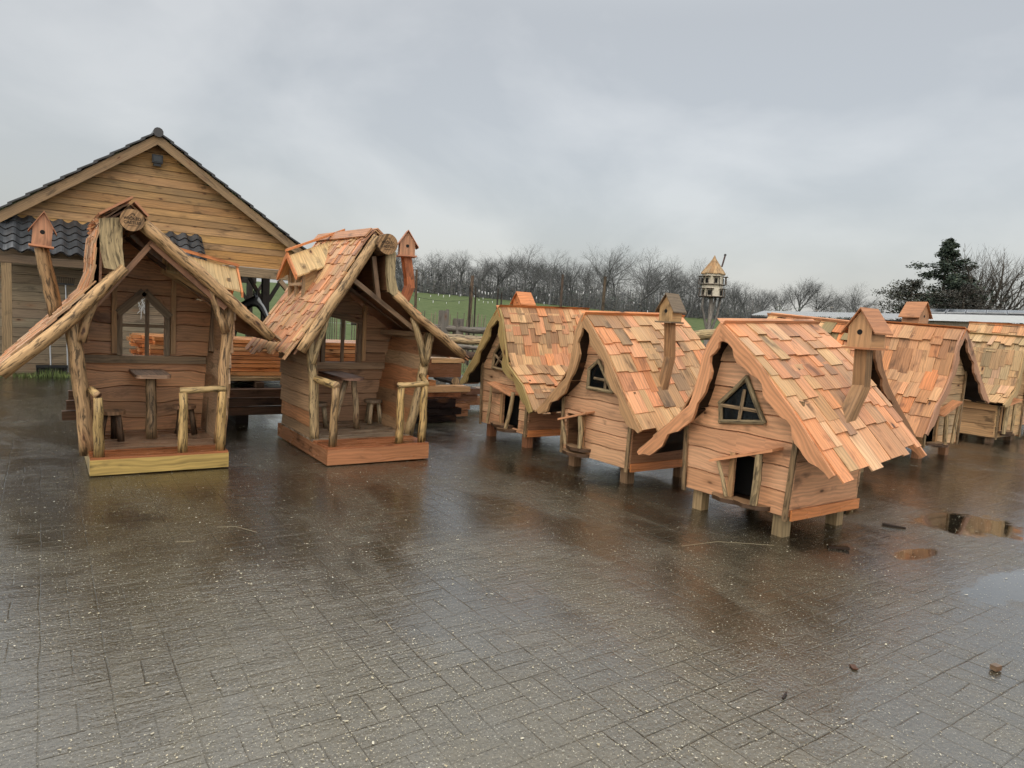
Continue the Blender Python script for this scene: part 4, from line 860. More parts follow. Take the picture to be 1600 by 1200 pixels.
def playhouse(label, loc, P, seed):
    r = random.Random(seed); rng.seed(seed)
    off = Vector(loc)
    root = thing('open_playhouse', label, 'playhouse', loc, 0, 'tall open playhouses with log gables')
    Bd = lambda mb, nm, mat, par=None, sm=False: mb.build(nm, mat, par or root, off, sm)
    x0, x1 = P['x']; y0, y1 = P['y']; zf = P['zf']; yb = P['yback']; yg = P['yg']
    mb = MB(); c = P['basecol']
    mb.box((x0, y0, 0.012), (x1 - x0, 0, 0), (0, .03, 0), (0, 0, zf - .012), c)
    mb.box((x0, y1 - .03, 0.012), (x1 - x0, 0, 0), (0, .03, 0), (0, 0, zf - .014), c)
    for x in (x0, x1 - .03): mb.box((x, y0 + .031, 0.012), (0, y1 - y0 - .062, 0), (.03, 0, 0), (0, 0, zf - .013), vary(P.get('sidecol', c), .06, r))
    Bd(mb, 'base_frame', P.get('basemat', M_WOOD))
    mb = MB(); y = y0 + .004; k = 0
    while y < yb:
        w = .115; col = vary(P['decko'] if y < yg - .02 else P['decki'], .08, r)
        mb.box((x0 + .004, y, zf - .002), (x1 - x0 - .008, 0, 0), (0, min(w, yb - y) - .004, 0), (0, 0, .022), col); y += w
    Bd(mb, 'floor_deck', M_WET if P.get('wetdeck', True) else M_WOOD)
    RL = P['roofL']; RR = P['roofR']      # ridge -> eave lists of (x, z)
    top = sorted(RL[1:] + RR, key=lambda p: p[0]); top = [(a, b - .07) for a, b in top]
    flL, flR = P['flare']                 # sideways lean of the walls per metre height
    bx0, bx1 = P.get('bx', (x0 + .03, x1 - .03))
    X0 = lambda z: bx0 + flL * (z - zf); X1 = lambda z: bx1 + flR * (z - zf)
    # back wall with window opening
    wn_ = P['win']; zt = lambda u: interp(wn_['top'], u)
    mb = MB(); lap_wall(mb, lambda u, z, o: V(u, yb - o, z), bx0, bx1, top, zf + .02, max(b for a, b in top), P['bch'], P['bcols'], r, opens=[(wn_['x'][0], wn_['x'][1], wn_['z0'], zt)], wav=P['wav'], out=.022, n=16, gap=.011, lean=lambda z: (X0(z), X1(z)))
    Bd(mb, 'back_wall', M_WOOD)
    mb = MB(); c = P['framecol']
    xa, xb = wn_['x']; fy = yb - .05
    tp = wn_['top']; pts = [V(a, fy, b) for a, b in tp]
    for a, b in zip(pts, pts[1:]): mb.beam(a, b, .03, .08, vary(c, .1, r), V(0, 0, 1))
    mb.box((xa - .05, fy - .014, wn_['z0']), (0, 0, tp[0][1] - wn_['z0']), (.05, 0, 0), (0, .028, 0), c); mb.box((xb, fy - .014, wn_['z0']), (0, 0, tp[-1][1] - wn_['z0']), (.05, 0, 0), (0, .028, 0), c)
    xm = wn_.get('mid', (xa + xb) / 2); mb.box((xm - .02, fy - .01, wn_['z0']), (0, 0, zt(xm) - wn_['z0']), (.04, 0, 0), (0, .024, 0), vary((.2, .13, .075), .1, r))
    if wn_.get('bar'): mb.box((xa, fy - .008, wn_['bar']), (xb - xa, 0, 0), (0, .02, 0), (0, 0, .035), vary((.2, .13, .075), .1, r))
    Bd(mb, 'window_frame', M_OLD)
    mb = MB(); mb.box((X0(.9) + .03, yb - .06, wn_['z0'] - .085), (X1(.9) - X0(.9) - .06, 0, 0), (0, .044, 0), (0, 0, .08), vary(P['sillcol'], .06, r)); Bd(mb, 'sill_board', M_OLD)
    for x, za, zb in P['studs']:
        mb = MB(); mb.box((x, yb - .055, za), (0, 0, zb - za), (.05, 0, 0), (0, .038, 0), vary(TAN, .15, r)); Bd(mb, 'wall_stud', M_OLD)
    # side walls (boards run from gable post to back wall)
    for sg, X in ((-1, X0), (1, X1)):
        xt = X(1.2); zt_ = interp(top, xt) + .04
        mb = MB(); lap_wall(mb, lambda w_, z, o: V(X(z) + sg * o, w_, z), yg + .075, yb + .02, [(-99, zt_), (99, zt_)], P.get('sz0', zf - .01), zt_, P['sch'], P['sbcols'], r, wav=P['swav'], out=.028, n=8, gap=.013)
        Bd(mb, 'side_wall', M_WOOD)
    for a, b in P['inner']:
        mb = MB(); mb.beam(a, b, .055, .05, vary((.28, .19, .115), .12, r), V(0, 1, 0)); Bd(mb, 'inner_brace', M_OLD)
    # gable posts, braces, logs
    for pts, ra in P['posts']:
        mb = MB(); log(mb, pts, ra, vary(P['logcol'], .06, r)); Bd(mb, 'gable_post', M_LOG, sm=True)
    for pts, ra in P['braces']:
        mb = MB(); log(mb, pts, ra, vary(P['logcol'], .08, r), n=8); Bd(mb, 'branch_brace', M_LOG, sm=True)
    for pts, ra in P['glogs']:
        mb = MB(); log(mb, pts, ra, vary(P['glogcol'], .05, r), n=12); Bd(mb, 'gable_log', M_LOG, sm=True)
    for a, b, w, h, col in P['beams']:
        mb = MB(); mb.beam(a, b, w, h, col, V(0, 1, 0)); Bd(mb, 'rafter', M_WOOD)
    gb = P['gboard']; mb = MB(); mb.strip([V(*q) for q in gb[0]], [V(*q) for q in gb[1]], (0, .06, 0), vary((.44, .33, .18), .05, r)); Bd(mb, 'gable_board', M_BARK)
    # ridge log with its sawn end
    cx, cz = P['disc']; rr = P['discr']; yd = yg - .13
    mb = MB(); log(mb, [(cx, yd, cz), (cx, yg + .5, cz), (cx, P['yr'], cz + .03)], [rr, rr * .98, rr * .9], (.22, .13, .07), n=20, rough=.03, ccap=(.40, .235, .115)); rl = Bd(mb, 'ridge_log', M_BARK, sm=False)
    emblem(rl, (cx, yd, cz), rr, off, False)
    # roof
    yr = P['yr']; yf = yg - .02; bz = P['bz']
    for poly, sg in ((RL, -1), (RR, 1)):
        n = len(poly) - 1
        F = [V(a, yf, b) for a, b in poly]; B = [V(a, yr, b + bz[0] + (bz[1] - bz[0]) * i / n) for i, (a, b) in enumerate(poly)]
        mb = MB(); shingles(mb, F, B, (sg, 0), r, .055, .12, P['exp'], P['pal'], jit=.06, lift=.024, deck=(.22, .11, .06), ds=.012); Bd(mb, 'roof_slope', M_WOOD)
    mb = MB(); pk = RL[0]
    for w, sg, ex in P['cap']:
        poly = RL if sg < 0 else RR
        d = (V(poly[1][0], 0, poly[1][1]) - V(pk[0], 0, pk[1])).normalized(); nrm = V(-d.z, 0, d.x)
        if nrm.z < 0: nrm = -nrm
        a = V(pk[0], yf - ex, pk[1]) + nrm * .034; Lr = yr - yf + ex + .04
        mb.box(a - d * P.get('capup', .0) * (sg < 0), V(0, Lr, bz[0]), d * (w + P.get('capup', 0) * (sg < 0)), nrm * .02, vary(P['capcol'], .08, r))
    Bd(mb, 'ridge_cap', M_WOOD)
    # dormer on one slope
    dm = P['dormer']; sg = dm['sg']; T = lambda o, y, z: V(dm['xf'] - sg * o, y, z)   # o = distance back from the dormer front
    yc = dm['yc']; hw = dm['hw']; zb_ = dm['zb']; ze = dm['ze']; za = dm['za']; dp = dm['deep']; rise = dm['rise']
    mb = MB()
    for s in (-1, 1):
        q = [T(.03, yc + s * hw, zb_ - .1), T(.03, yc + s * hw, ze), T(dp, yc + s * hw, ze + rise * .8), T(dp, yc + s * hw, zb_ + .25)]
        o_ = V(0, s * .015, 0); mb = MB(); mb.hexa([q[0], q[1], q[1] + o_, q[0] + o_, q[3], q[2], q[2] + o_, q[3] + o_], vary((.50, .31, .14), .06, r))
        if s < 0: dmr = Bd(mb, 'dormer', M_WOOD)
        else: mb.build('dormer_cheek', M_WOOD, dmr, off)
    mb = MB()
    for s in (-1, 1): mb.box(T(0, yc + s * hw - .02, zb_), (0, 0, ze - zb_ + .04), (0, .04, 0), (-sg * .03, 0, 0), vary((.36, .25, .14), .1, r))
    mb.box(T(0, yc - .016, zb_), (0, 0, za - zb_ - .04), (0, .032, 0), (-sg * .03, 0, 0), (.36, .25, .14)); mb.box(T(-.004, yc - hw, (zb_ + ze) / 2), (0, 2 * hw, 0), (-sg * .03, 0, 0), (0, 0, .035), (.45, .32, .19))
    mb.box(T(-.03, yc - hw - .04, zb_ - .05), (0, 2 * hw + .08, 0), (-sg * .09, 0, 0), (0, 0, .05), vary((.40, .28, .15), .1, r))
    mb.build('dormer_window', M_OLD, dmr, off)
    mb = MB()
    for s in (-1, 1):
        n = 9
        for k in range(n):
            o0 = -.09 + (dp + .09) * k / n; o1 = -.09 + (dp + .09) * (k + 1) / n; ew = hw + .09; drop = (za - ze) / hw * ew
            dz0 = rise * (o0 / dp); dz1 = rise * (o1 / dp); jt = r.uniform(-.015, .02) - dm.get('taper', 0) * max(0, k - n * .55) / n; jy = jt
            lowz0 = za + dz0 - drop; 
            a = T(o0, yc, za + dz0); b = T(o1 - .002, yc, za + dz1); c = T(o0, yc + s * (ew + jy), za + dz0 - drop * (ew + jy) / ew); d = T(o1 - .002, yc + s * (ew + jy), za + dz1 - drop * (ew + jy) / ew)
            up_ = V(0, 0, .018); mb.hexa([a, b, b + up_, a + up_, c, d, d + up_, c + up_], vary(dm['col'], .06, r))
    dr_ = mb.build('dormer_roof', M_WOOD, dmr, off)
    mb = MB(); q = [T(.012, yc - hw, ze + .02), T(.012, yc + hw, ze + .02), T(.012, yc, za - .005)]; w_ = V(-sg * .012, 0, 0)
    mb.face(q, [(p.z, p.y) for p in q], vary(PK, .1, r)); mb.face([p + w_ for p in q], [(p.z, p.y) for p in q], PK)
    for i_ in range(3): mb.face([q[i_], q[(i_ + 1) % 3], q[(i_ + 1) % 3] + w_, q[i_] + w_], [(0, 0), (.2, 0), (.2, .012), (0, .012)], PK)
    mb.build('dormer_gable', M_WOOD, dmr, off)
    mb = MB(); mb.box(T(-.12, yc - .03, za + .022), (T(dp, 0, rise) - T(-.12, 0, -rise * .12 / dp)), (0, .06, 0), (0, 0, .03), OR)
    for s in (-1, 1):
        a = T(-.094, yc + s * .002, za + .02); b = T(-.094, yc + s * (hw + .11), za - (za - ze) / hw * (hw + .1)); mb.hexa([a, a + V(sg * .02, 0, 0), a + V(sg * .02, 0, -.07), a + V(0, 0, -.07), b, b + V(sg * .02, 0, 0), b + V(sg * .02, 0, -.06), b + V(0, 0, -.06)], vary(OR, .06, r))
    mb.build('dormer_trim', M_WOOD, dmr, off)
    # railings
    for rl_ in P['rails']:
        mb = MB(); log(mb, rl_['rail'], rl_.get('r', .032), vary((.50, .34, .15), .06, r), n=9); ro = Bd(mb, 'railing', M_LOG, sm=True)
        for b, t in rl_['posts']:
            mb = MB(); log(mb, [b, t], [.045, .038], vary(rl_.get('pc', (.46, .30, .12)), .1, r), n=10); mb.build('railing_post', M_LOG, ro, off, True)
    # bent chimney with birdhouse
    c = P['chim']; mb = MB()
    if c['square']:
        square_post(mb, c['pts'], c['w'], c['col']); Bd(mb, 'chimney_post', M_WOOD)
    else:
        log(mb, c['pts'], [c['w'] * .55, c['w'] * .5], c['col']); Bd(mb, 'chimney_post', M_LOG, sm=True)
    birdhouse(root, Vector(c['pts'][-1]) - off + V(0, 0, .015), *c['size'], c['rz'], c['bcol'], c['rcol'], tilt=c.get('tilt', 0))
    return root
WB = [(.54, .265, .125), (.50, .25, .12), (.57, .30, .15), (.52, .28, .145)]
WG = [(.38, .25, .14), (.41, .275, .16), (.36, .225, .125), (.44, .2, .09)]
YG = 7.2
playhouse('taller open playhouse at left with yellowish front kickboard and driftwood gable piece', (0.92, 7.6, 0), dict(
    x=(.34, 1.49), y=(6.9, 8.42), zf=.15, yback=8.32, yg=YG, basecol=(.49, .335, .105), sidecol=(.50, .38, .2), decko=(.42, .15, .06), decki=(.40, .26, .17), bx=(.36, 1.5),
    roofL=[(.66, 2.42), (.42, 2.25), (.41, 1.685), (-.35, .845)], roofR=[(.66, 2.42), (.80, 2.27), (1.99, 1.245)], flare=(-.10, .07),
    win=dict(x=(.70, 1.10), z0=.98, top=[(.66, 1.42), (.90, 1.66), (1.15, 1.40)], mid=.93, bar=1.28), bch=.17, wav=.014, bcols=WB, framecol=(.24, .17, .105), sillcol=(.27, .185, .11),
    studs=[(.60, 1.0, 1.95), (1.16, 1.0, 1.9)], sch=.16, swav=.016, sbcols=[(.40, .27, .17), (.37, .23, .13), (.42, .28, .17)], logcol=(.45, .28, .14), glogcol=(.51, .315, .15),
    inner=[((1.50, 7.95, .17), (1.62, 8.25, 1.45)), ((1.52, 7.98, 1.05), (1.60, 8.26, 1.60))],
    posts=[([(.34, 7.27, .13), (.31, 7.27, .55), (.26, 7.27, 1.02), (.20, 7.27, 1.48)], [.062, .065, .058]), ([(1.49, 7.32, .15), (1.51, 7.32, .6), (1.53, 7.32, 1.03), (1.57, 7.32, 1.64)], [.058, .06, .056])],
    braces=[([(.29, 7.24, 1.17), (.33, 7.24, 1.35), (.41, 7.24, 1.62)], [.04, .034]), ([(1.51, 7.24, 1.30), (1.44, 7.24, 1.50), (1.34, 7.22, 1.82)], [.042, .034])],
    glogs=[([(.62, YG - .04, 1.86), (.40, YG - .04, 1.60), (.16, YG - .04, 1.32), (-.07, YG - .04, 1.09), (-.29, YG - .04, .88)], [.05, .058, .055]), ([(.76, YG - .04, 2.26), (1.02, YG - .04, 2.05), (1.24, YG - .04, 1.87), (1.57, YG - .04, 1.58), (1.94, YG - .04, 1.265)], [.062, .06, .052])],
    beams=[((.40, 7.3, 1.50), (.86, 7.3, 2.12), .05, .06, (.34, .18, .10)), ((.84, 7.24, 2.10), (1.50, 7.24, 1.54), .05, .07, (.30, .15, .085)), ((.72, 8.2, 2.2), (1.55, 7.9, 1.55), .04, .05, (.2, .11, .06))],
    gboard=([(.42, YG - .07, 2.27), (.43, YG - .07, 2.0), (.46, YG - .07, 1.84)], [(.60, YG - .07, 2.30), (.60, YG - .07, 2.05), (.62, YG - .07, 1.82)]),
    disc=(.67, 2.28), discr=.098, yr=8.75, bz=(.02, .02), exp=.15, pal=[PK, (.60, .36, .21), (.58, .30, .15), (.6, .38, .22), TAN], cap=[(.27, -1, .13), (.16, 1, .10)], capup=.045, capcol=(.50, .22, .11),
    dormer=dict(sg=1, xf=1.66, yc=7.95, hw=.15, zb=1.62, ze=1.82, za=1.97, deep=.62, rise=.12, col=(.52, .36, .17), taper=.1),
    rails=[dict(rail=[(.37, 7.22, .74), (.40, 6.93, .725)], posts=[((.41, 6.965, .16), (.405, 6.955, .70))]), dict(rail=[(1.06, 6.965, .75), (1.46, 6.96, .765)], posts=[((1.09, 6.965, .16), (1.09, 6.965, .735)), ((1.425, 6.965, .16), (1.43, 6.96, .745))])],
    chim=dict(pts=[(.12, 7.9, 1.36), (.08, 7.9, 1.60), (.03, 7.9, 1.82), (-.0, 7.9, 2.01)], square=False, w=.12, col=(.34, .21, .10), size=(.155, .17, .17, .135), rz=R_(0), bcol=(.50, .25, .14), rcol=(.52, .24, .13), tilt=R_(4))), 21)
Y2 = 7.1
playhouse('open playhouse with orange kickboard, boarded left wall and dormer on its left slope', (2.95, 7.5, 0), dict(
    x=(2.38, 3.53), y=(6.64, 8.42), zf=.17, yback=8.30, yg=Y2, basecol=(.43, .185, .085), sidecol=(.40, .19, .095), decko=(.40, .15, .065), decki=(.36, .27, .19), bx=(2.42, 3.56), basemat=M_WET,
    roofL=[(2.98, 2.46), (2.90, 2.36), (2.62, 1.86), (2.13, 1.12)], roofR=[(2.98, 2.46), (3.18, 2.30), (3.20, 1.84), (4.19, 1.12)], flare=(-.06, .20),
    win=dict(x=(2.88, 3.30), z0=.94, top=[(2.83, 1.56), (3.35, 1.46)], mid=3.10), bch=.17, wav=.004, bcols=[(.37, .21, .115), (.40, .23, .13), (.34, .195, .11)], framecol=(.2, .13, .075), sillcol=(.30, .2, .12),
    studs=[(3.36, .96, 1.75)], sch=.165, swav=.004, sbcols=WG, logcol=(.42, .30, .155), glogcol=(.48, .305, .15),
    inner=[((3.62, 7.9, .19), (3.85, 8.22, 1.28)), ((3.60, 8.2, 1.34), (3.82, 7.3, 1.36))],
    posts=[([(2.43, 7.20, .15), (2.40, 7.20, .78), (2.35, 7.20, 1.30)], [.05, .052, .048]), ([(3.56, 7.22, .17), (3.68, 7.22, .75), (3.78, 7.22, 1.38)], [.052, .058, .052])],
    braces=[([(2.38, 7.16, 1.0), (2.44, 7.16, 1.25), (2.50, 7.14, 1.50)], [.032, .03]), ([(3.72, 7.18, 1.0), (3.62, 7.16, 1.27), (3.51, 7.14, 1.56)], [.045, .04])],
    glogs=[([(3.0, Y2 - .03, 2.40), (2.88, Y2 - .04, 2.21), (2.71, Y2 - .04, 1.94), (2.48, Y2 - .04, 1.58), (2.21, Y2 - .04, 1.14)], [.05, .058, .054]), ([(3.24, Y2 - .04, 1.80), (3.53, Y2 - .04, 1.56), (3.87, Y2 - .04, 1.34), (4.16, Y2 - .04, 1.14)], [.045, .052, .05])],
    beams=[((2.75, 7.2, 1.96), (3.55, 7.2, 1.42), .05, .06, (.27, .17, .10)), ((2.95, 8.1, 1.95), (3.75, 7.9, 1.42), .04, .05, (.2, .12, .07)), ((3.02, 7.2, 2.2), (3.10, 7.2, 1.72), .05, .05, (.26, .16, .095))],
    gboard=([(3.12, Y2 - .06, 2.30), (3.13, Y2 - .06, 2.0), (3.16, Y2 - .06, 1.82)], [(3.22, Y2 - .06, 2.26), (3.22, Y2 - .06, 2.0), (3.30, Y2 - .06, 1.72)]),
    disc=(3.09, 2.33), discr=.112, yr=8.78, bz=(.05, -.02), exp=.155, pal=[PK, (.58, .28, .13), (.58, .33, .18), YE, (.55, .33, .17), (.46, .23, .13)], cap=[(.12, -1, .0), (.1, 1, .0)], capcol=(.50, .25, .13),
    dormer=dict(sg=-1, xf=2.48, yc=8.22, hw=.27, zb=1.66, ze=2.03, za=2.21, deep=.58, rise=.265, col=(.52, .35, .16), taper=.3),
    rails=[dict(rail=[(2.41, 7.20, .84), (2.47, 6.70, .825)], r=.04, posts=[((2.46, 6.73, .18), (2.475, 6.73, .80))], pc=(.30, .19, .09)), dict(rail=[(3.15, 6.70, .82), (3.49, 6.69, .84), (3.66, 7.15, .88)], posts=[((3.20, 6.715, .18), (3.20, 6.71, .80)), ((3.47, 6.71, .18), (3.475, 6.70, .82))])],
    chim=dict(pts=[(3.58, 7.6, 1.68), (3.67, 7.6, 1.92), (3.66, 7.6, 2.02), (3.61, 7.6, 2.27)], square=True, w=.10, col=(.44, .15, .06), size=(.18, .17, .15, .135), rz=R_(-18), bcol=(.48, .24, .13), rcol=(.47, .20, .11))), 22)
# furniture standing in the two playhouses
def stool(label, x, y, z, h, rad, col, lc, seed):
    rng.seed(seed); t = thing('stool', label, 'stool', (x, y, z), rng.uniform(0, 6), 'small log stools in the playhouses')
    mb = MB(); mb.tube([(0, 0, h - .035), (0, 0, h)], [rad, rad], 14, col, rough=.06, ccap=vary(col, .1)); mb.build('seat', M_OLD, t)
    for k in range(3):
        a = k * 2.094 + .5; mb = MB(); log(mb, [(rad * .9 * math.cos(a), rad * .9 * math.sin(a), 0), (rad * .55 * math.cos(a), rad * .55 * math.sin(a), h - .03)], [.032, .028], vary(lc, .1), n=8); mb.build('leg', M_BARK, t, smooth=True)
stool('dark bark-legged stool on the left inside the taller playhouse', .57, 7.72, .172, .30, .115, (.26, .15, .08), (.10, .06, .035), 1)
stool('dark bark-legged stool on the right inside the taller playhouse', 1.24, 7.86, .172, .32, .115, (.24, .14, .08), (.13, .08, .045), 2)
stool('pale-legged stool at the back right inside the playhouse with orange kickboard', 3.44, 8.02, .192, .30, .115, (.24, .17, .11), (.42, .32, .2), 3)
stool('pale-legged stool half hidden behind the left gable post of the second playhouse', 2.68, 7.85, .192, .30, .11, (.24, .17, .11), (.42, .32, .2), 4)
def table(label, loc, outline, legs, th, col, mat):
    t = thing('small_table', label, 'table', loc); off = Vector(loc)
    mb = MB(); up_ = [V(*p) + V(0, 0, th) for p in outline]; lo = [V(*p) for p in outline]
    mb.face(up_, [(p.y, p.x) for p in up_], col); mb.face(lo[::-1], [(p.y, p.x) for p in lo], col)
    for k in range(len(lo)):
        j = (k + 1) % len(lo); mb.face([lo[k], lo[j], up_[j], up_[k]], [(k * .1, 0), (k * .1 + .1, 0), (k * .1 + .1, th), (k * .1, th)], vary(col, .1))
    mb.build('tabletop', M_OLD, t, off)
    for pts, ra in legs:
        mb = MB(); log(mb, pts, ra, mat, n=10); mb.build('leg', M_LOG, t, off, True)
rng.seed(5)
def rounded(x0, x1, y0, y1, z, rr, n=6):
    p = [(x0, y1, z), (x1, y1, z)]
    for cx, a0 in ((x1 - rr, 0), (x0 + rr, -90)):
        for k in range(n + 1): a = R_(a0 - 90 * k / n); p.append((cx + rr * math.cos(a), y0 + rr + rr * math.sin(a), z))
    return p
table('wall table on one thick log leg inside the taller playhouse', (.92, 7.8, .172), rounded(.76, 1.08, 7.58, 8.26, .80, .06), [([(.92, 7.74, .172), (.91, 7.74, .80)], [.055, .05])], .035, (.36, .23, .15), (.30, .2, .11))
table('wall table with round end on two splayed legs inside the second playhouse', (2.95, 7.9, .192), rounded(2.80, 3.08, 7.35, 8.23, .80, .13), [([(2.78, 7.62, .192), (2.90, 7.55, .80)], [.036, .032]), ([(3.10, 7.68, .192), (2.98, 7.52, .80)], [.036, .032])], .03, (.22, .125, .085), (.42, .31, .19))
# ------------------------------------------------------------------ timber yard behind the playhouses
rp = random.Random(61); rng.seed(61)
def plank(x0, x1, y, z, w, h, col, label, grp, mat=M_WET, name='plank', yaw=0.0):
    L = x1 - x0; mb = MB(); mb.box((-L / 2, -w / 2, 0), (L, 0, 0), (0, w, 0), (0, 0, h), vary(col, .10, rp)); o = mb.build(name, mat); o.location = ((x0 + x1) / 2, y + w / 2, z); o.rotation_euler.z = yaw
    return tag(o, label, 'timber', grp)
G1 = 'sawn planks in the orange stack'
LB = 'long orange sawn plank in the tall stack behind the playhouses'
z = .64
for k in range(9):
    h = rp.choice([.05, .055, .06])
    for j in range(4):
        plank(1.12 + rp.uniform(-.06, .1) - .15 * (j > 0), 4.35 + rp.uniform(-.1, .1), 9.5 + j * .24 + rp.uniform(-.015, .015), z, .232, h - .008, rp.choice([(.72, .30, .11), (.68, .27, .10), (.66, .33, .14), (.72, .37, .17), (.56, .22, .085)]), LB if k < 8 else 'long orange sawn plank on top of the tall stack behind the playhouses', G1)
    z += h
for j in range(5): plank(.95, 4.5, 9.36 + j * .25, .585, .235, .045, PALE if j < 2 else TAN, 'pale sawn plank under the orange stack', 'pale planks under the orange stack', M_WET)
for x in (1.4, 2.38, 3.3, 4.2):
    mb = MB(); mb.box((-.05, -.62, 0), (0, 1.4, 0), (.1, 0, 0), (0, 0, .07), (.12, .07, .04)); o = mb.build('bearer', M_OLD); o.location = (x, 9.9, .50); tag(o, 'dark cross bearer under the pale planks of the orange stack', 'timber', 'bearers under the orange stack')
for j in range(3): plank(.75, 4.8, 9.3 + j * .42, .33, .40, .16, (.10, .065, .06), 'dark wet beam under the bearers of the orange stack', 'dark beams under the orange stack', M_WET, 'beam')
for x in (.9, 2.2, 3.6, 4.6):
    mb = MB(); mb.box((-.08, -.5, 0), (0, 1.2, 0), (.16, 0, 0), (0, 0, .33), (.03, .02, .016)); o = mb.build('support_block', M_OLD); o.location = (x, 9.95, 0); tag(o, 'black support block beneath the orange plank stack', 'timber', 'support blocks under the orange stack')
for q in ((.22, 9.0, .30), (.24, 8.95, .42), (.18, 9.02, .18)): plank(q[0], 4.2, q[1], q[2], .1, .1, (.13, .07, .04), 'dark square beam with its end showing beside the left playhouse', 'dark square beams behind the left playhouse', M_OLD, 'beam')
# beams with stepped ends at the right
G2 = 'beams with stepped ends right of the second playhouse'
BE = [(4.4, 5.74, 9.7, .835, .30, .075, YE, 'yellow beam lying on top of the stepped pile'), (4.3, 5.70, 9.72, .60, .32, .225, (.22, .10, .05), 'thick brown beam under the yellow one in the stepped pile'), (3.9, 5.0, 9.45, .80, .2, .12, (.24, .10, .05), 'short brown beam end at the left of the stepped pile'),
      (3.9, 4.88, 9.3, .60, .16, .075, OR, 'short orange beam, upper of two at the left of the stepped pile'), (3.9, 5.00, 9.28, .515, .16, .08, (.42, .19, .08), 'short orange beam, lower of two at the left of the stepped pile'), (4.0, 5.58, 9.2, .42, .3, .085, (.52, .30, .15), 'pale orange beam sticking out at mid height of the stepped pile'),
      (4.2, 5.42, 9.22, .335, .28, .08, (.30, .11, .05), 'reddish beam under the pale orange one'), (4.4, 5.98, 9.55, .33, .28, .10, (.16, .075, .045), 'dark brown beam, upper of two stacked right of the pale orange one'), (4.4, 5.95, 9.57, .225, .28, .10, (.2, .09, .05), 'dark brown beam, lower of two stacked right of the pale orange one'),
      (4.6, 6.6, 10.3, .23, .3, .11, (.33, .2, .11), 'light brown beam reaching towards the leftmost small house'), (4.6, 6.6, 10.05, .08, .3, .13, (.27, .13, .065), 'lower brown beam reaching towards the leftmost small house'), (4.4, 5.62, 9.25, .13, .25, .10, (.34, .16, .08), 'orange brown beam end low in the stepped pile'), (4.4, 5.6, 9.27, .02, .25, .10, (.3, .14, .07), 'orange brown beam end at the foot of the stepped pile'),
      (3.7, 5.18, 8.95, .22, .3, .13, (.03, .018, .016), 'black wet beam, upper of three at the front of the stepped pile'), (3.7, 5.26, 8.9, .115, .34, .10, (.022, .014, .012), 'black wet beam, middle of three at the front of the stepped pile'), (3.7, 5.16, 8.88, .01, .34, .10, (.02, .012, .01), 'black wet beam, lowest of three at the front of the stepped pile')]
for x0, x1, y, z, w, h, c, l in BE: plank(x0, x1, y, z, w, h, c, l, G2, M_WET, 'beam')
mb = MB(); log(mb, [(6.05, 10.5, .45), (6.15, 11.4, .45)], .075, (.04, .03, .025)); tag(mb.build('round_pole', M_BARK), 'dark round pole end pointing out of the timber pile', 'log')
# old rails and logs further back
def rawlog(a, b, r0, col, label, grp=None, mat=M_BARK, r1=None):
    mb = MB(); a = V(*a); b = V(*b); c = (a + b) / 2; mid = (b - a) * .0 + V(0, 0, rp.uniform(-.02, .03)); log(mb, [a - c, mid, b - c], [r0, (r0 + (r1 or r0)) / 2, r1 or r0 * .85], vary(col, .1, rp)); o = mb.build('log', mat, smooth=True); o.location = c
    return tag(o, label, 'log', grp)
GG = (.17, .15, .125)
rawlog((5.3, 12.1, 1.14), (7.9, 10.6, 1.12), .062, (.36, .25, .13), 'long pale barked log lying across the rack behind the timber pile', mat=M_LOG)
rawlog((5.3, 12.4, 1.00), (8.0, 11.0, .98), .05, (.2, .17, .14), 'grey log under the long pale log on the rack')
rawlog((5.4, 12.3, .84), (7.9, 10.9, .82), .085, (.12, .075, .05), 'dark thick log low on the rack behind the timber pile')
rawlog((5.2, 13.4, 1.36), (8.4, 11.9, 1.30), .07, GG, 'long weathered grey rail above the log rack')
rawlog((6.1, 13.2, 1.28), (8.8, 12.0, 1.36), .06, GG, 'weathered grey rail crossing the other rail above the log rack')
rawlog((6.6, 12.7, 1.18), (8.6, 11.5, 1.10), .055, (.34, .26, .17), 'thin pale split rail just above the long pale log')
for x, y, h in ((5.9, 13.0, 1.62), (6.9, 12.6, 1.70), (7.2, 12.5, 1.55), (8.1, 11.9, 1.45), (5.75, 11.9, 1.2), (7.4, 11.0, 1.2)):
    mb = MB(); mb.box((-.08, -.08, 0), (0, 0, h), (.16, 0, 0), (0, .16, 0), vary(GG, .15, rp)); o = mb.build('post', M_OLD); o.location = (x, y, 0); tag(o, 'weathered square post standing among the grey rails and logs', 'post', 'posts carrying the grey rails and logs')
for i, (a, b, r_) in enumerate((((10.0, 9.6, 1.35), (11.6, 8.9, 1.62), .11), ((10.0, 9.5, 1.12), (11.6, 8.7, 1.20), .12), ((10.0, 9.4, 1.22), (11.5, 9.1, 1.02), .06), ((9.9, 9.5, .88), (11.6, 8.6, .92), .11), ((9.9, 9.4, .66), (11.5, 8.6, .68), .11), ((9.9, 9.45, .42), (11.6, 8.6, .42), .12), ((9.9, 9.4, .16), (11.6, 8.6, .16), .13), ((10.2, 9.9, .95), (11.8, 9.2, 1.25), .10), ((10.2, 9.9, .6), (11.8, 9.1, .62), .14), ((10.2, 9.9, .2), (11.8, 9.1, .2), .15))):
    rawlog(a, b, r_, (.36, .26, .13) if i == 0 else rp.choice([GG, (.13, .11, .09), (.2, .16, .11)]), 'smooth pale log on top of the log pile between two small houses' if i == 0 else 'rough grey log in the pile between two small houses', None if i == 0 else 'grey logs in the pile', M_LOG if i == 0 else M_BARK)
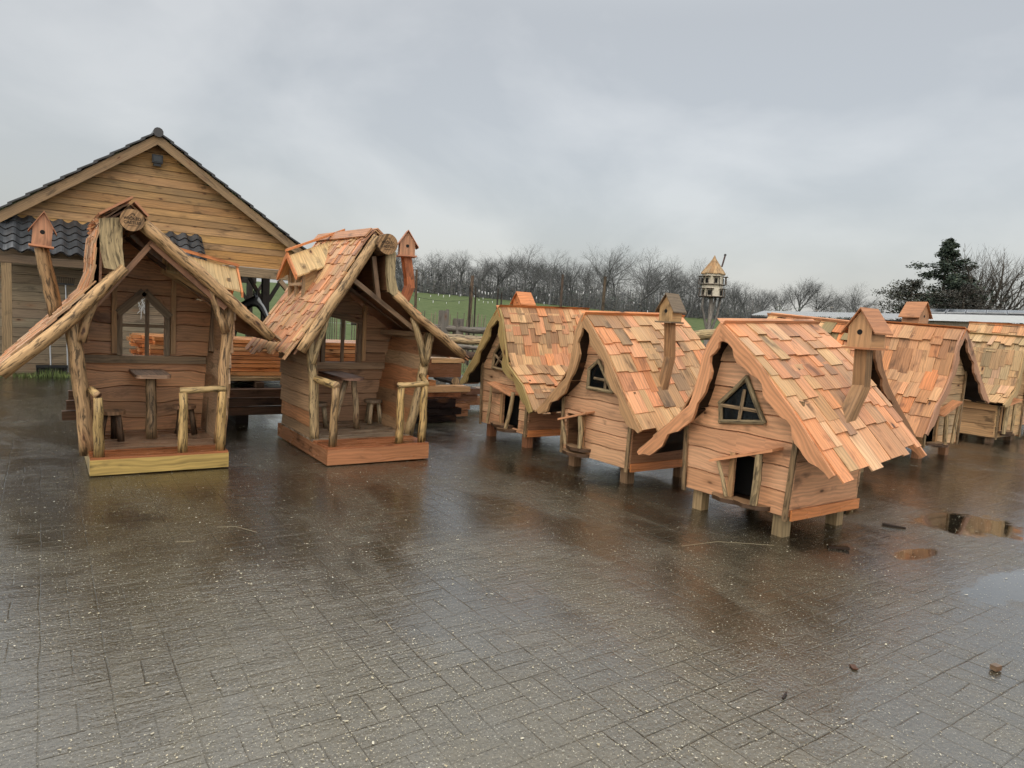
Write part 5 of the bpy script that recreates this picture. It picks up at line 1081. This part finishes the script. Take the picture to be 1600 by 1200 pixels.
# paling fence
fa, fb = V(6.2, 19.6, 0), V(13.2, 15.4, 0); pf = thing('paling_fence', 'weathered paling fence of thin split sticks along the field', 'fence', tuple(fa)); dv = fb - fa
mb = MB(); n = 120
for k in range(n):
    if rp.random() < .08: continue
    p = V(0, 0, 0) + dv * (k / n); h = rp.uniform(1.45, 1.72); q = p + V(rp.gauss(0, .03), rp.gauss(0, .02), h); mb.beam(p, q, .035, .02, vary(rp.choice([(.19, .15, .11), (.24, .18, .12), (.14, .11, .085)]), .15, rp), dv.normalized())
mb.build('pales', M_OLD, pf)
mb = MB()
for z in (.5, 1.2): mb.tube([V(0, 0, z), dv + V(0, 0, z)], .006, 4, (.2, .2, .2))
mb.build('wire', M_METAL, pf)
for k in range(5):
    mb = MB(); p = dv * (k / 4) + V(.03, .06, 0); mb.tube([p, p + V(0, 0, 1.78)], .05, 7, vary(GG, .1, rp)); mb.build('post', M_OLD, pf)
fa, fb = V(14.5, 13.0, 0), V(26, 17.5, 0); pf2 = thing('wire_fence', 'low wire fence with thin posts across the field, left of the tower birdhouse', 'fence', tuple(fa)); dv = fb - fa
for k in range(9):
    mb = MB(); p = dv * (k / 8); mb.tube([p, p + V(.02, 0, 1.25 + .2 * (k % 2))], .035, 6, (.10, .075, .05)); mb.build('post', M_OLD, pf2)
mb = MB()
for z in (.45, .85, 1.15): mb.tube([V(0, 0, z), dv + V(0, 0, z)], .005, 3, (.1, .1, .1))
mb.build('wire', M_METAL, pf2)
# garden lights on poles
PO = [(10.2, 20.6, 3.05, .045, (.12, .08, .05), 'brown light pole just right of the square-post birdhouse'), (11.6, 19.4, 2.60, .03, (.05, .04, .03), 'thin dark light pole, left of a close pair'), (11.9, 19.6, 2.6, .03, (.05, .04, .03), 'thin dark light pole, right of a close pair'), (12.0, 20.2, 3.0, .065, (.15, .1, .065), 'thick leaning brown light pole above the paling fence'),
      (12.6, 19.4, 2.6, .03, (.05, .04, .03), 'thin dark light pole right of the thick leaning pole'), (13.1, 19.9, 2.5, .03, (.06, .05, .04), 'thin leaning light pole left of the leftmost small house'), (15.1, 19.1, 3.28, .05, (.10, .07, .05), 'tall dark light pole above the leftmost small house'), (16.9, 18.9, 3.36, .06, (.11, .08, .05), 'tall brown light pole above the gap between two small houses'), (9.9, 20.8, 2.75, .045, (.06, .045, .035), 'dark light pole hidden behind the square-post birdhouse')]
tops = []
for i, (x, y, h, r_, c, l) in enumerate(PO):
    mb = MB(); tp = V(rp.uniform(-.06, .06) + (.14 if i == 3 else 0), 0, h); mb.tube([(0, 0, 0), tp * .5 + V(.01, 0, 0), tp], [r_ * 1.1, r_, r_ * .9], 7, c, rough=.05); o = mb.build('light_pole', M_BARK); o.location = (x, y, 0); tag(o, l, 'pole'); tops.append(V(x, y, 0) + tp)
bmesh_b = MB(); bmesh_b.tube([(0, 0, -.05), (0, 0, -.035), (0, 0, 0), (0, 0, .035)], [.005, .010, .012, .006], 8, (.85, .87, .88)); 
g = NT('frosted_bulb'); g.set(color=(.85, .86, .87, 1), rough=.3); M_BULB = g.m
bulb0 = None
def string(a, b, sag, n, label):
    global bulb0
    t = thing('light_string', label, 'string lights', tuple(a), 0, 'strings of white bulbs above the field edge'); mb = MB(); pts = []
    for i in range(n + 1): u = i / n; pts.append((b - a) * u + V(0, 0, -sag * 4 * u * (1 - u)))
    mb.tube(pts, .006, 3, (.02, .02, .02)); mb.build('cable', M_BLACK, t)
    for p in pts[1:-1]:
        if bulb0 is None: o = bulb0 = bmesh_b.build('bulb', M_BULB, t, smooth=True)
        else: o = bulb0.copy(); COL.objects.link(o); o.parent = t
        o.location = p + V(0, 0, -.05 - rp.uniform(0, .02)); s = rp.uniform(.7, 1.15); o.scale = (s, s, s)
T = tops
string(T[0] + V(0, 0, -.45), T[3] + V(0, 0, -.5), .22, 5, 'string of white bulbs between the two brown poles at left'); string(T[8] + V(0, 0, -.2), T[1], .3, 5, 'string of white bulbs at the far left above the field'); string(T[2], T[4], .12, 7, 'short string of white bulbs low over the paling fence')
string(T[1] + V(0, 0, -.1), T[5] + V(0, 0, -.05), .3, 7, 'long low string of white bulbs just above the grass'); string(T[3] + V(0, 0, -.3), T[6] + V(0, 0, -.5), .35, 7, 'string of white bulbs between the thick pole and the tall dark pole'); string(T[5], V(15.9, 20.5, 2.5), .25, 5, 'string of white bulbs above the leftmost small house'); string(T[6] + V(0, 0, -.3), T[7] + V(0, 0, -.3), .25, 6, 'string of white bulbs between the two tall poles')
string(T[7] + V(0, 0, -.1), V(23.0, 19.6, 1.7), .3, 7, 'string of white bulbs falling from the right tall pole to the tower birdhouse'); string(T[8] + V(0, 0, -.5), V(14.5, 22.5, 2.6), .3, 7, 'distant string of white bulbs behind the poles')
# tower birdhouse on a forked trunk
tb = thing('tower_birdhouse', 'white two storey tower birdhouse with shingled cone roof on a forked birch trunk', 'birdhouse', (23.1, 19.1, 0)); rng.seed(9)
mb = MB(); log(mb, [(0, 0, 0), (-.05, 0, 1.2), (.03, 0, 2.2), (.0, 0, 3.0)], [.16, .13, .10, .08], (.25, .22, .19)); mb.build('trunk', M_BARK, tb, smooth=True)
for pts in ([(-.05, 0, 1.5), (-.40, .1, 2.6), (-.44, .05, 3.1)], [(.0, 0, 1.2), (.35, -.1, 2.3), (.50, -.1, 3.1)], [(0, 0, 1.9), (.18, -.1, 3.05)]):
    mb = MB(); log(mb, pts, [.06, .05], (.2, .18, .16), n=6); mb.build('strut', M_BARK, tb, smooth=True)
M_WHITE = plain('limewash', (.66, .59, .47), .8, noise=.2, bump=.1)
for z, r_ in ((3.02, .54), (3.52, .52)):
    mb = MB(); mb.tube([(0, 0, z), (0, 0, z + .03)], [r_, r_], 14, (.09, .06, .045)); mb.build('deck', M_OLD, tb)
mb = MB(); mb.tube([(0, 0, 3.05), (0, 0, 3.56), (0, 0, 4.08)], [.43, .43, .44], 10, (.6, .57, .5)); body = mb.build('tower_body', M_WHITE, tb)
for k, (a, z) in enumerate([(190, 3.60), (238, 3.60), (300, 3.60), (150, 3.60), (210, 3.10), (282, 3.10), (165, 3.10)]):
    c = V(math.cos(R_(a)) * .425, math.sin(R_(a)) * .425, z); n_ = V(math.cos(R_(a)), math.sin(R_(a)), 0); s = V(-n_.y, n_.x, 0)
    mb = MB(); mb.box(c - s * .075, s * .13, n_ * .02, V(0, 0, .19), (.01, .008, .006)); mb.build('opening', M_DARK, body)
    mb = MB()
    for e in (-1, 1): mb.beam(c + s * e * .11 + n_ * .12 - V(0, 0, .06), c + s * e * .09 + n_ * .10 + V(0, 0, .26), .03, .03, (.10, .075, .055))
    mb.box(c - s * .16 + V(0, 0, .25), s * .32, n_ * .18, V(0, 0, .025), (.12, .09, .065)); mb.build('porch', M_OLD, body)
mb = MB()
for lv in range(6):
    z0 = 4.0 + lv * .115; r0 = .50 - lv * .082; r1 = max(r0 - .12, .01); n = max(6, 18 - lv * 2)
    for k in range(n):
        a0, a1 = 6.283 * k / n, 6.283 * (k + .97) / n; j = rp.uniform(-.02, .02); P_ = lambda r_, a, z: V(math.cos(a) * r_, math.sin(a) * r_, z)
        mb.hexa([P_(r0, a0, z0 + j - .03), P_(r0, a1, z0 + j - .03), P_(r0, a1, z0 + j), P_(r0, a0, z0 + j), P_(r1, a0, z0 + .16), P_(r1, a1, z0 + .16), P_(r1, a1, z0 + .18), P_(r1, a0, z0 + .18)], vary(rp.choice([(.40, .25, .12), (.33, .2, .095), (.42, .28, .15)]), .2, rp))
mb.build('cone_roof', M_OLD, tb)
mb = MB(); mb.tube([(.26, -.2, 4.3), (.30, -.22, 4.5), (.36, -.24, 4.78)], .035, 7, (.08, .045, .04)); mb.tube([(.36, -.24, 4.78), (.36, -.24, 4.84)], [.065, .03], 8, (.03, .03, .03)); mb.build('chimney', M_OLD, tb)
# ------------------------------------------------------------------ bits lying on the paving
def bit(name, label, cat, loc, rz, build):
    mb = MB(); build(mb); o = mb.build(name, M_WET); o.location = loc; o.rotation_euler.z = rz; return tag(o, label, cat)
bit('bark_piece', 'dark sliver of bark lying in front of the nearest small house', 'bark', (5.02, 2.74, .004), R_(-40), lambda m_: m_.hexa([V(-.07, -.016, 0), V(-.07, .016, 0), V(-.07, .016, .014), V(-.07, -.016, .016), V(.08, -.03, 0), V(.08, .02, 0), V(.08, .02, .02), V(.08, -.03, .022)], (.05, .028, .018)))
bit('wood_offcut', 'small square wood offcut on the wet paving at lower right', 'offcut', (3.92, 1.27, .004), R_(-10), lambda m_: m_.box((-.022, -.015, 0), (.044, 0, 0), (0, .032, 0), (0, 0, .025), (.2, .13, .08)))
bit('bark_piece', 'dark bark sliver at the edge of the long puddle', 'bark', (6.1, 2.85, .004), R_(-60), lambda m_: m_.hexa([V(-.09, -.02, 0), V(-.09, .02, 0), V(-.09, .02, .02), V(-.09, -.02, .02), V(.09, -.012, 0), V(.09, .01, 0), V(.09, .01, .012), V(.09, -.012, .012)], (.03, .02, .014)))
bit('bark_piece', 'thin black twig scrap on the paving near the bottom right', 'bark', (2.72, 1.65, .004), R_(20), lambda m_: m_.box((-.03, -.004, 0), (.06, 0, 0), (0, .009, 0), (0, 0, .006), (.04, .025, .02)))
bit('bark_piece', 'small brown bark flake on the paving near the lower right', 'bark', (3.27, 1.64, .004), R_(50), lambda m_: m_.box((-.022, -.014, 0), (.044, 0, 0), (0, .026, 0), (0, 0, .006), (.13, .06, .035)))
for i, (pts, l) in enumerate((([(1.02, 5.05, .006), (1.14, 5.0, .008), (1.24, 4.82, .006)], 'pale bent straw lying in front of the left playhouse'), ([(.72, 4.83, .006), (.84, 4.80, .006)], 'short pale straw left of the bent one'), ([(1.45, 3.02, .006), (1.46, 3.12, .007)], 'pale upright straw near the middle of the paving'), ([(3.9, 3.3, .005), (4.25, 3.25, .006), (4.6, 3.0, .005)], 'thin pale twig under the nearest small house'))):
    mb = MB(); mb.tube([V(*p) for p in pts], .0015, 5, (.36, .29, .18)); tag(mb.build('straw', M_CHIP), l, 'straw')
# sawdust and chips washed over the paving
mb = MB(); rc = random.Random(99)
for k in range(60000):
    D = 1.1 + 8.5 * rc.random() ** 1.5; b = rc.uniform(-8, 78); p = brg(b, D)
    cl = mnoise.noise(Vector((p.x * 1.1, p.y * 1.1, 3.0))) + .6 * mnoise.noise(Vector((p.x * 4, p.y * 4, 8.0)))
    if cl < rc.uniform(-.75, .65): continue
    s = rc.uniform(.0007, .0023) * (1 + (rc.random() < .05) * 1.2); a = rc.uniform(0, 6.28); e1 = V(math.cos(a), math.sin(a), 0) * s * rc.uniform(1, 2.2); e2 = V(-math.sin(a), math.cos(a), 0) * s; z = V(0, 0, .003 + rc.random() * .003); t_ = V(0, 0, rc.uniform(-.001, .002))
    mb.face([p - e1 - e2 + z, p + e1 - e2 * .6 + z + t_, p + e1 * .8 + e2 + z + t_, p - e1 * .7 + e2 + z], [(0, 0)] * 4, vary(rc.choice([(.56, .49, .34), (.48, .41, .27), (.45, .4, .29), (.6, .55, .43)]), .15, rc))
mb.build('wood_chips', M_CHIP, kind='stuff')
# ------------------------------------------------------------------ the rainy air
g = NT('haze'); g.t.nodes.remove(g.b); pv = g.n('ShaderNodeVolumePrincipled'); pv.inputs['Color'].default_value = (.93, .96, 1.0, 1); pv.inputs['Density'].default_value = .0090; pv.inputs['Anisotropy'].default_value = .2
g.t.links.new(pv.outputs[0], g.out.inputs['Volume'])
mb = MB(); x0, x1, y0, y1, z0, z1 = -121, 256, -41, 235, -1.1, 17
c8 = [V(x0, y0, z0), V(x0, y1, z0), V(x0, y1, z1), V(x0, y0, z1), V(x1, y0, z0), V(x1, y1, z0), V(x1, y1, z1), V(x1, y0, z1)]
for q in ((0, 1, 2, 3), (4, 7, 6, 5), (0, 4, 5, 1), (1, 5, 6, 2), (2, 6, 7, 3), (3, 7, 4, 0)): mb.face([c8[i] for i in q], [(0, 0)] * 4, (1, 1, 1))
mb.build('haze', g.m, kind='stuff')
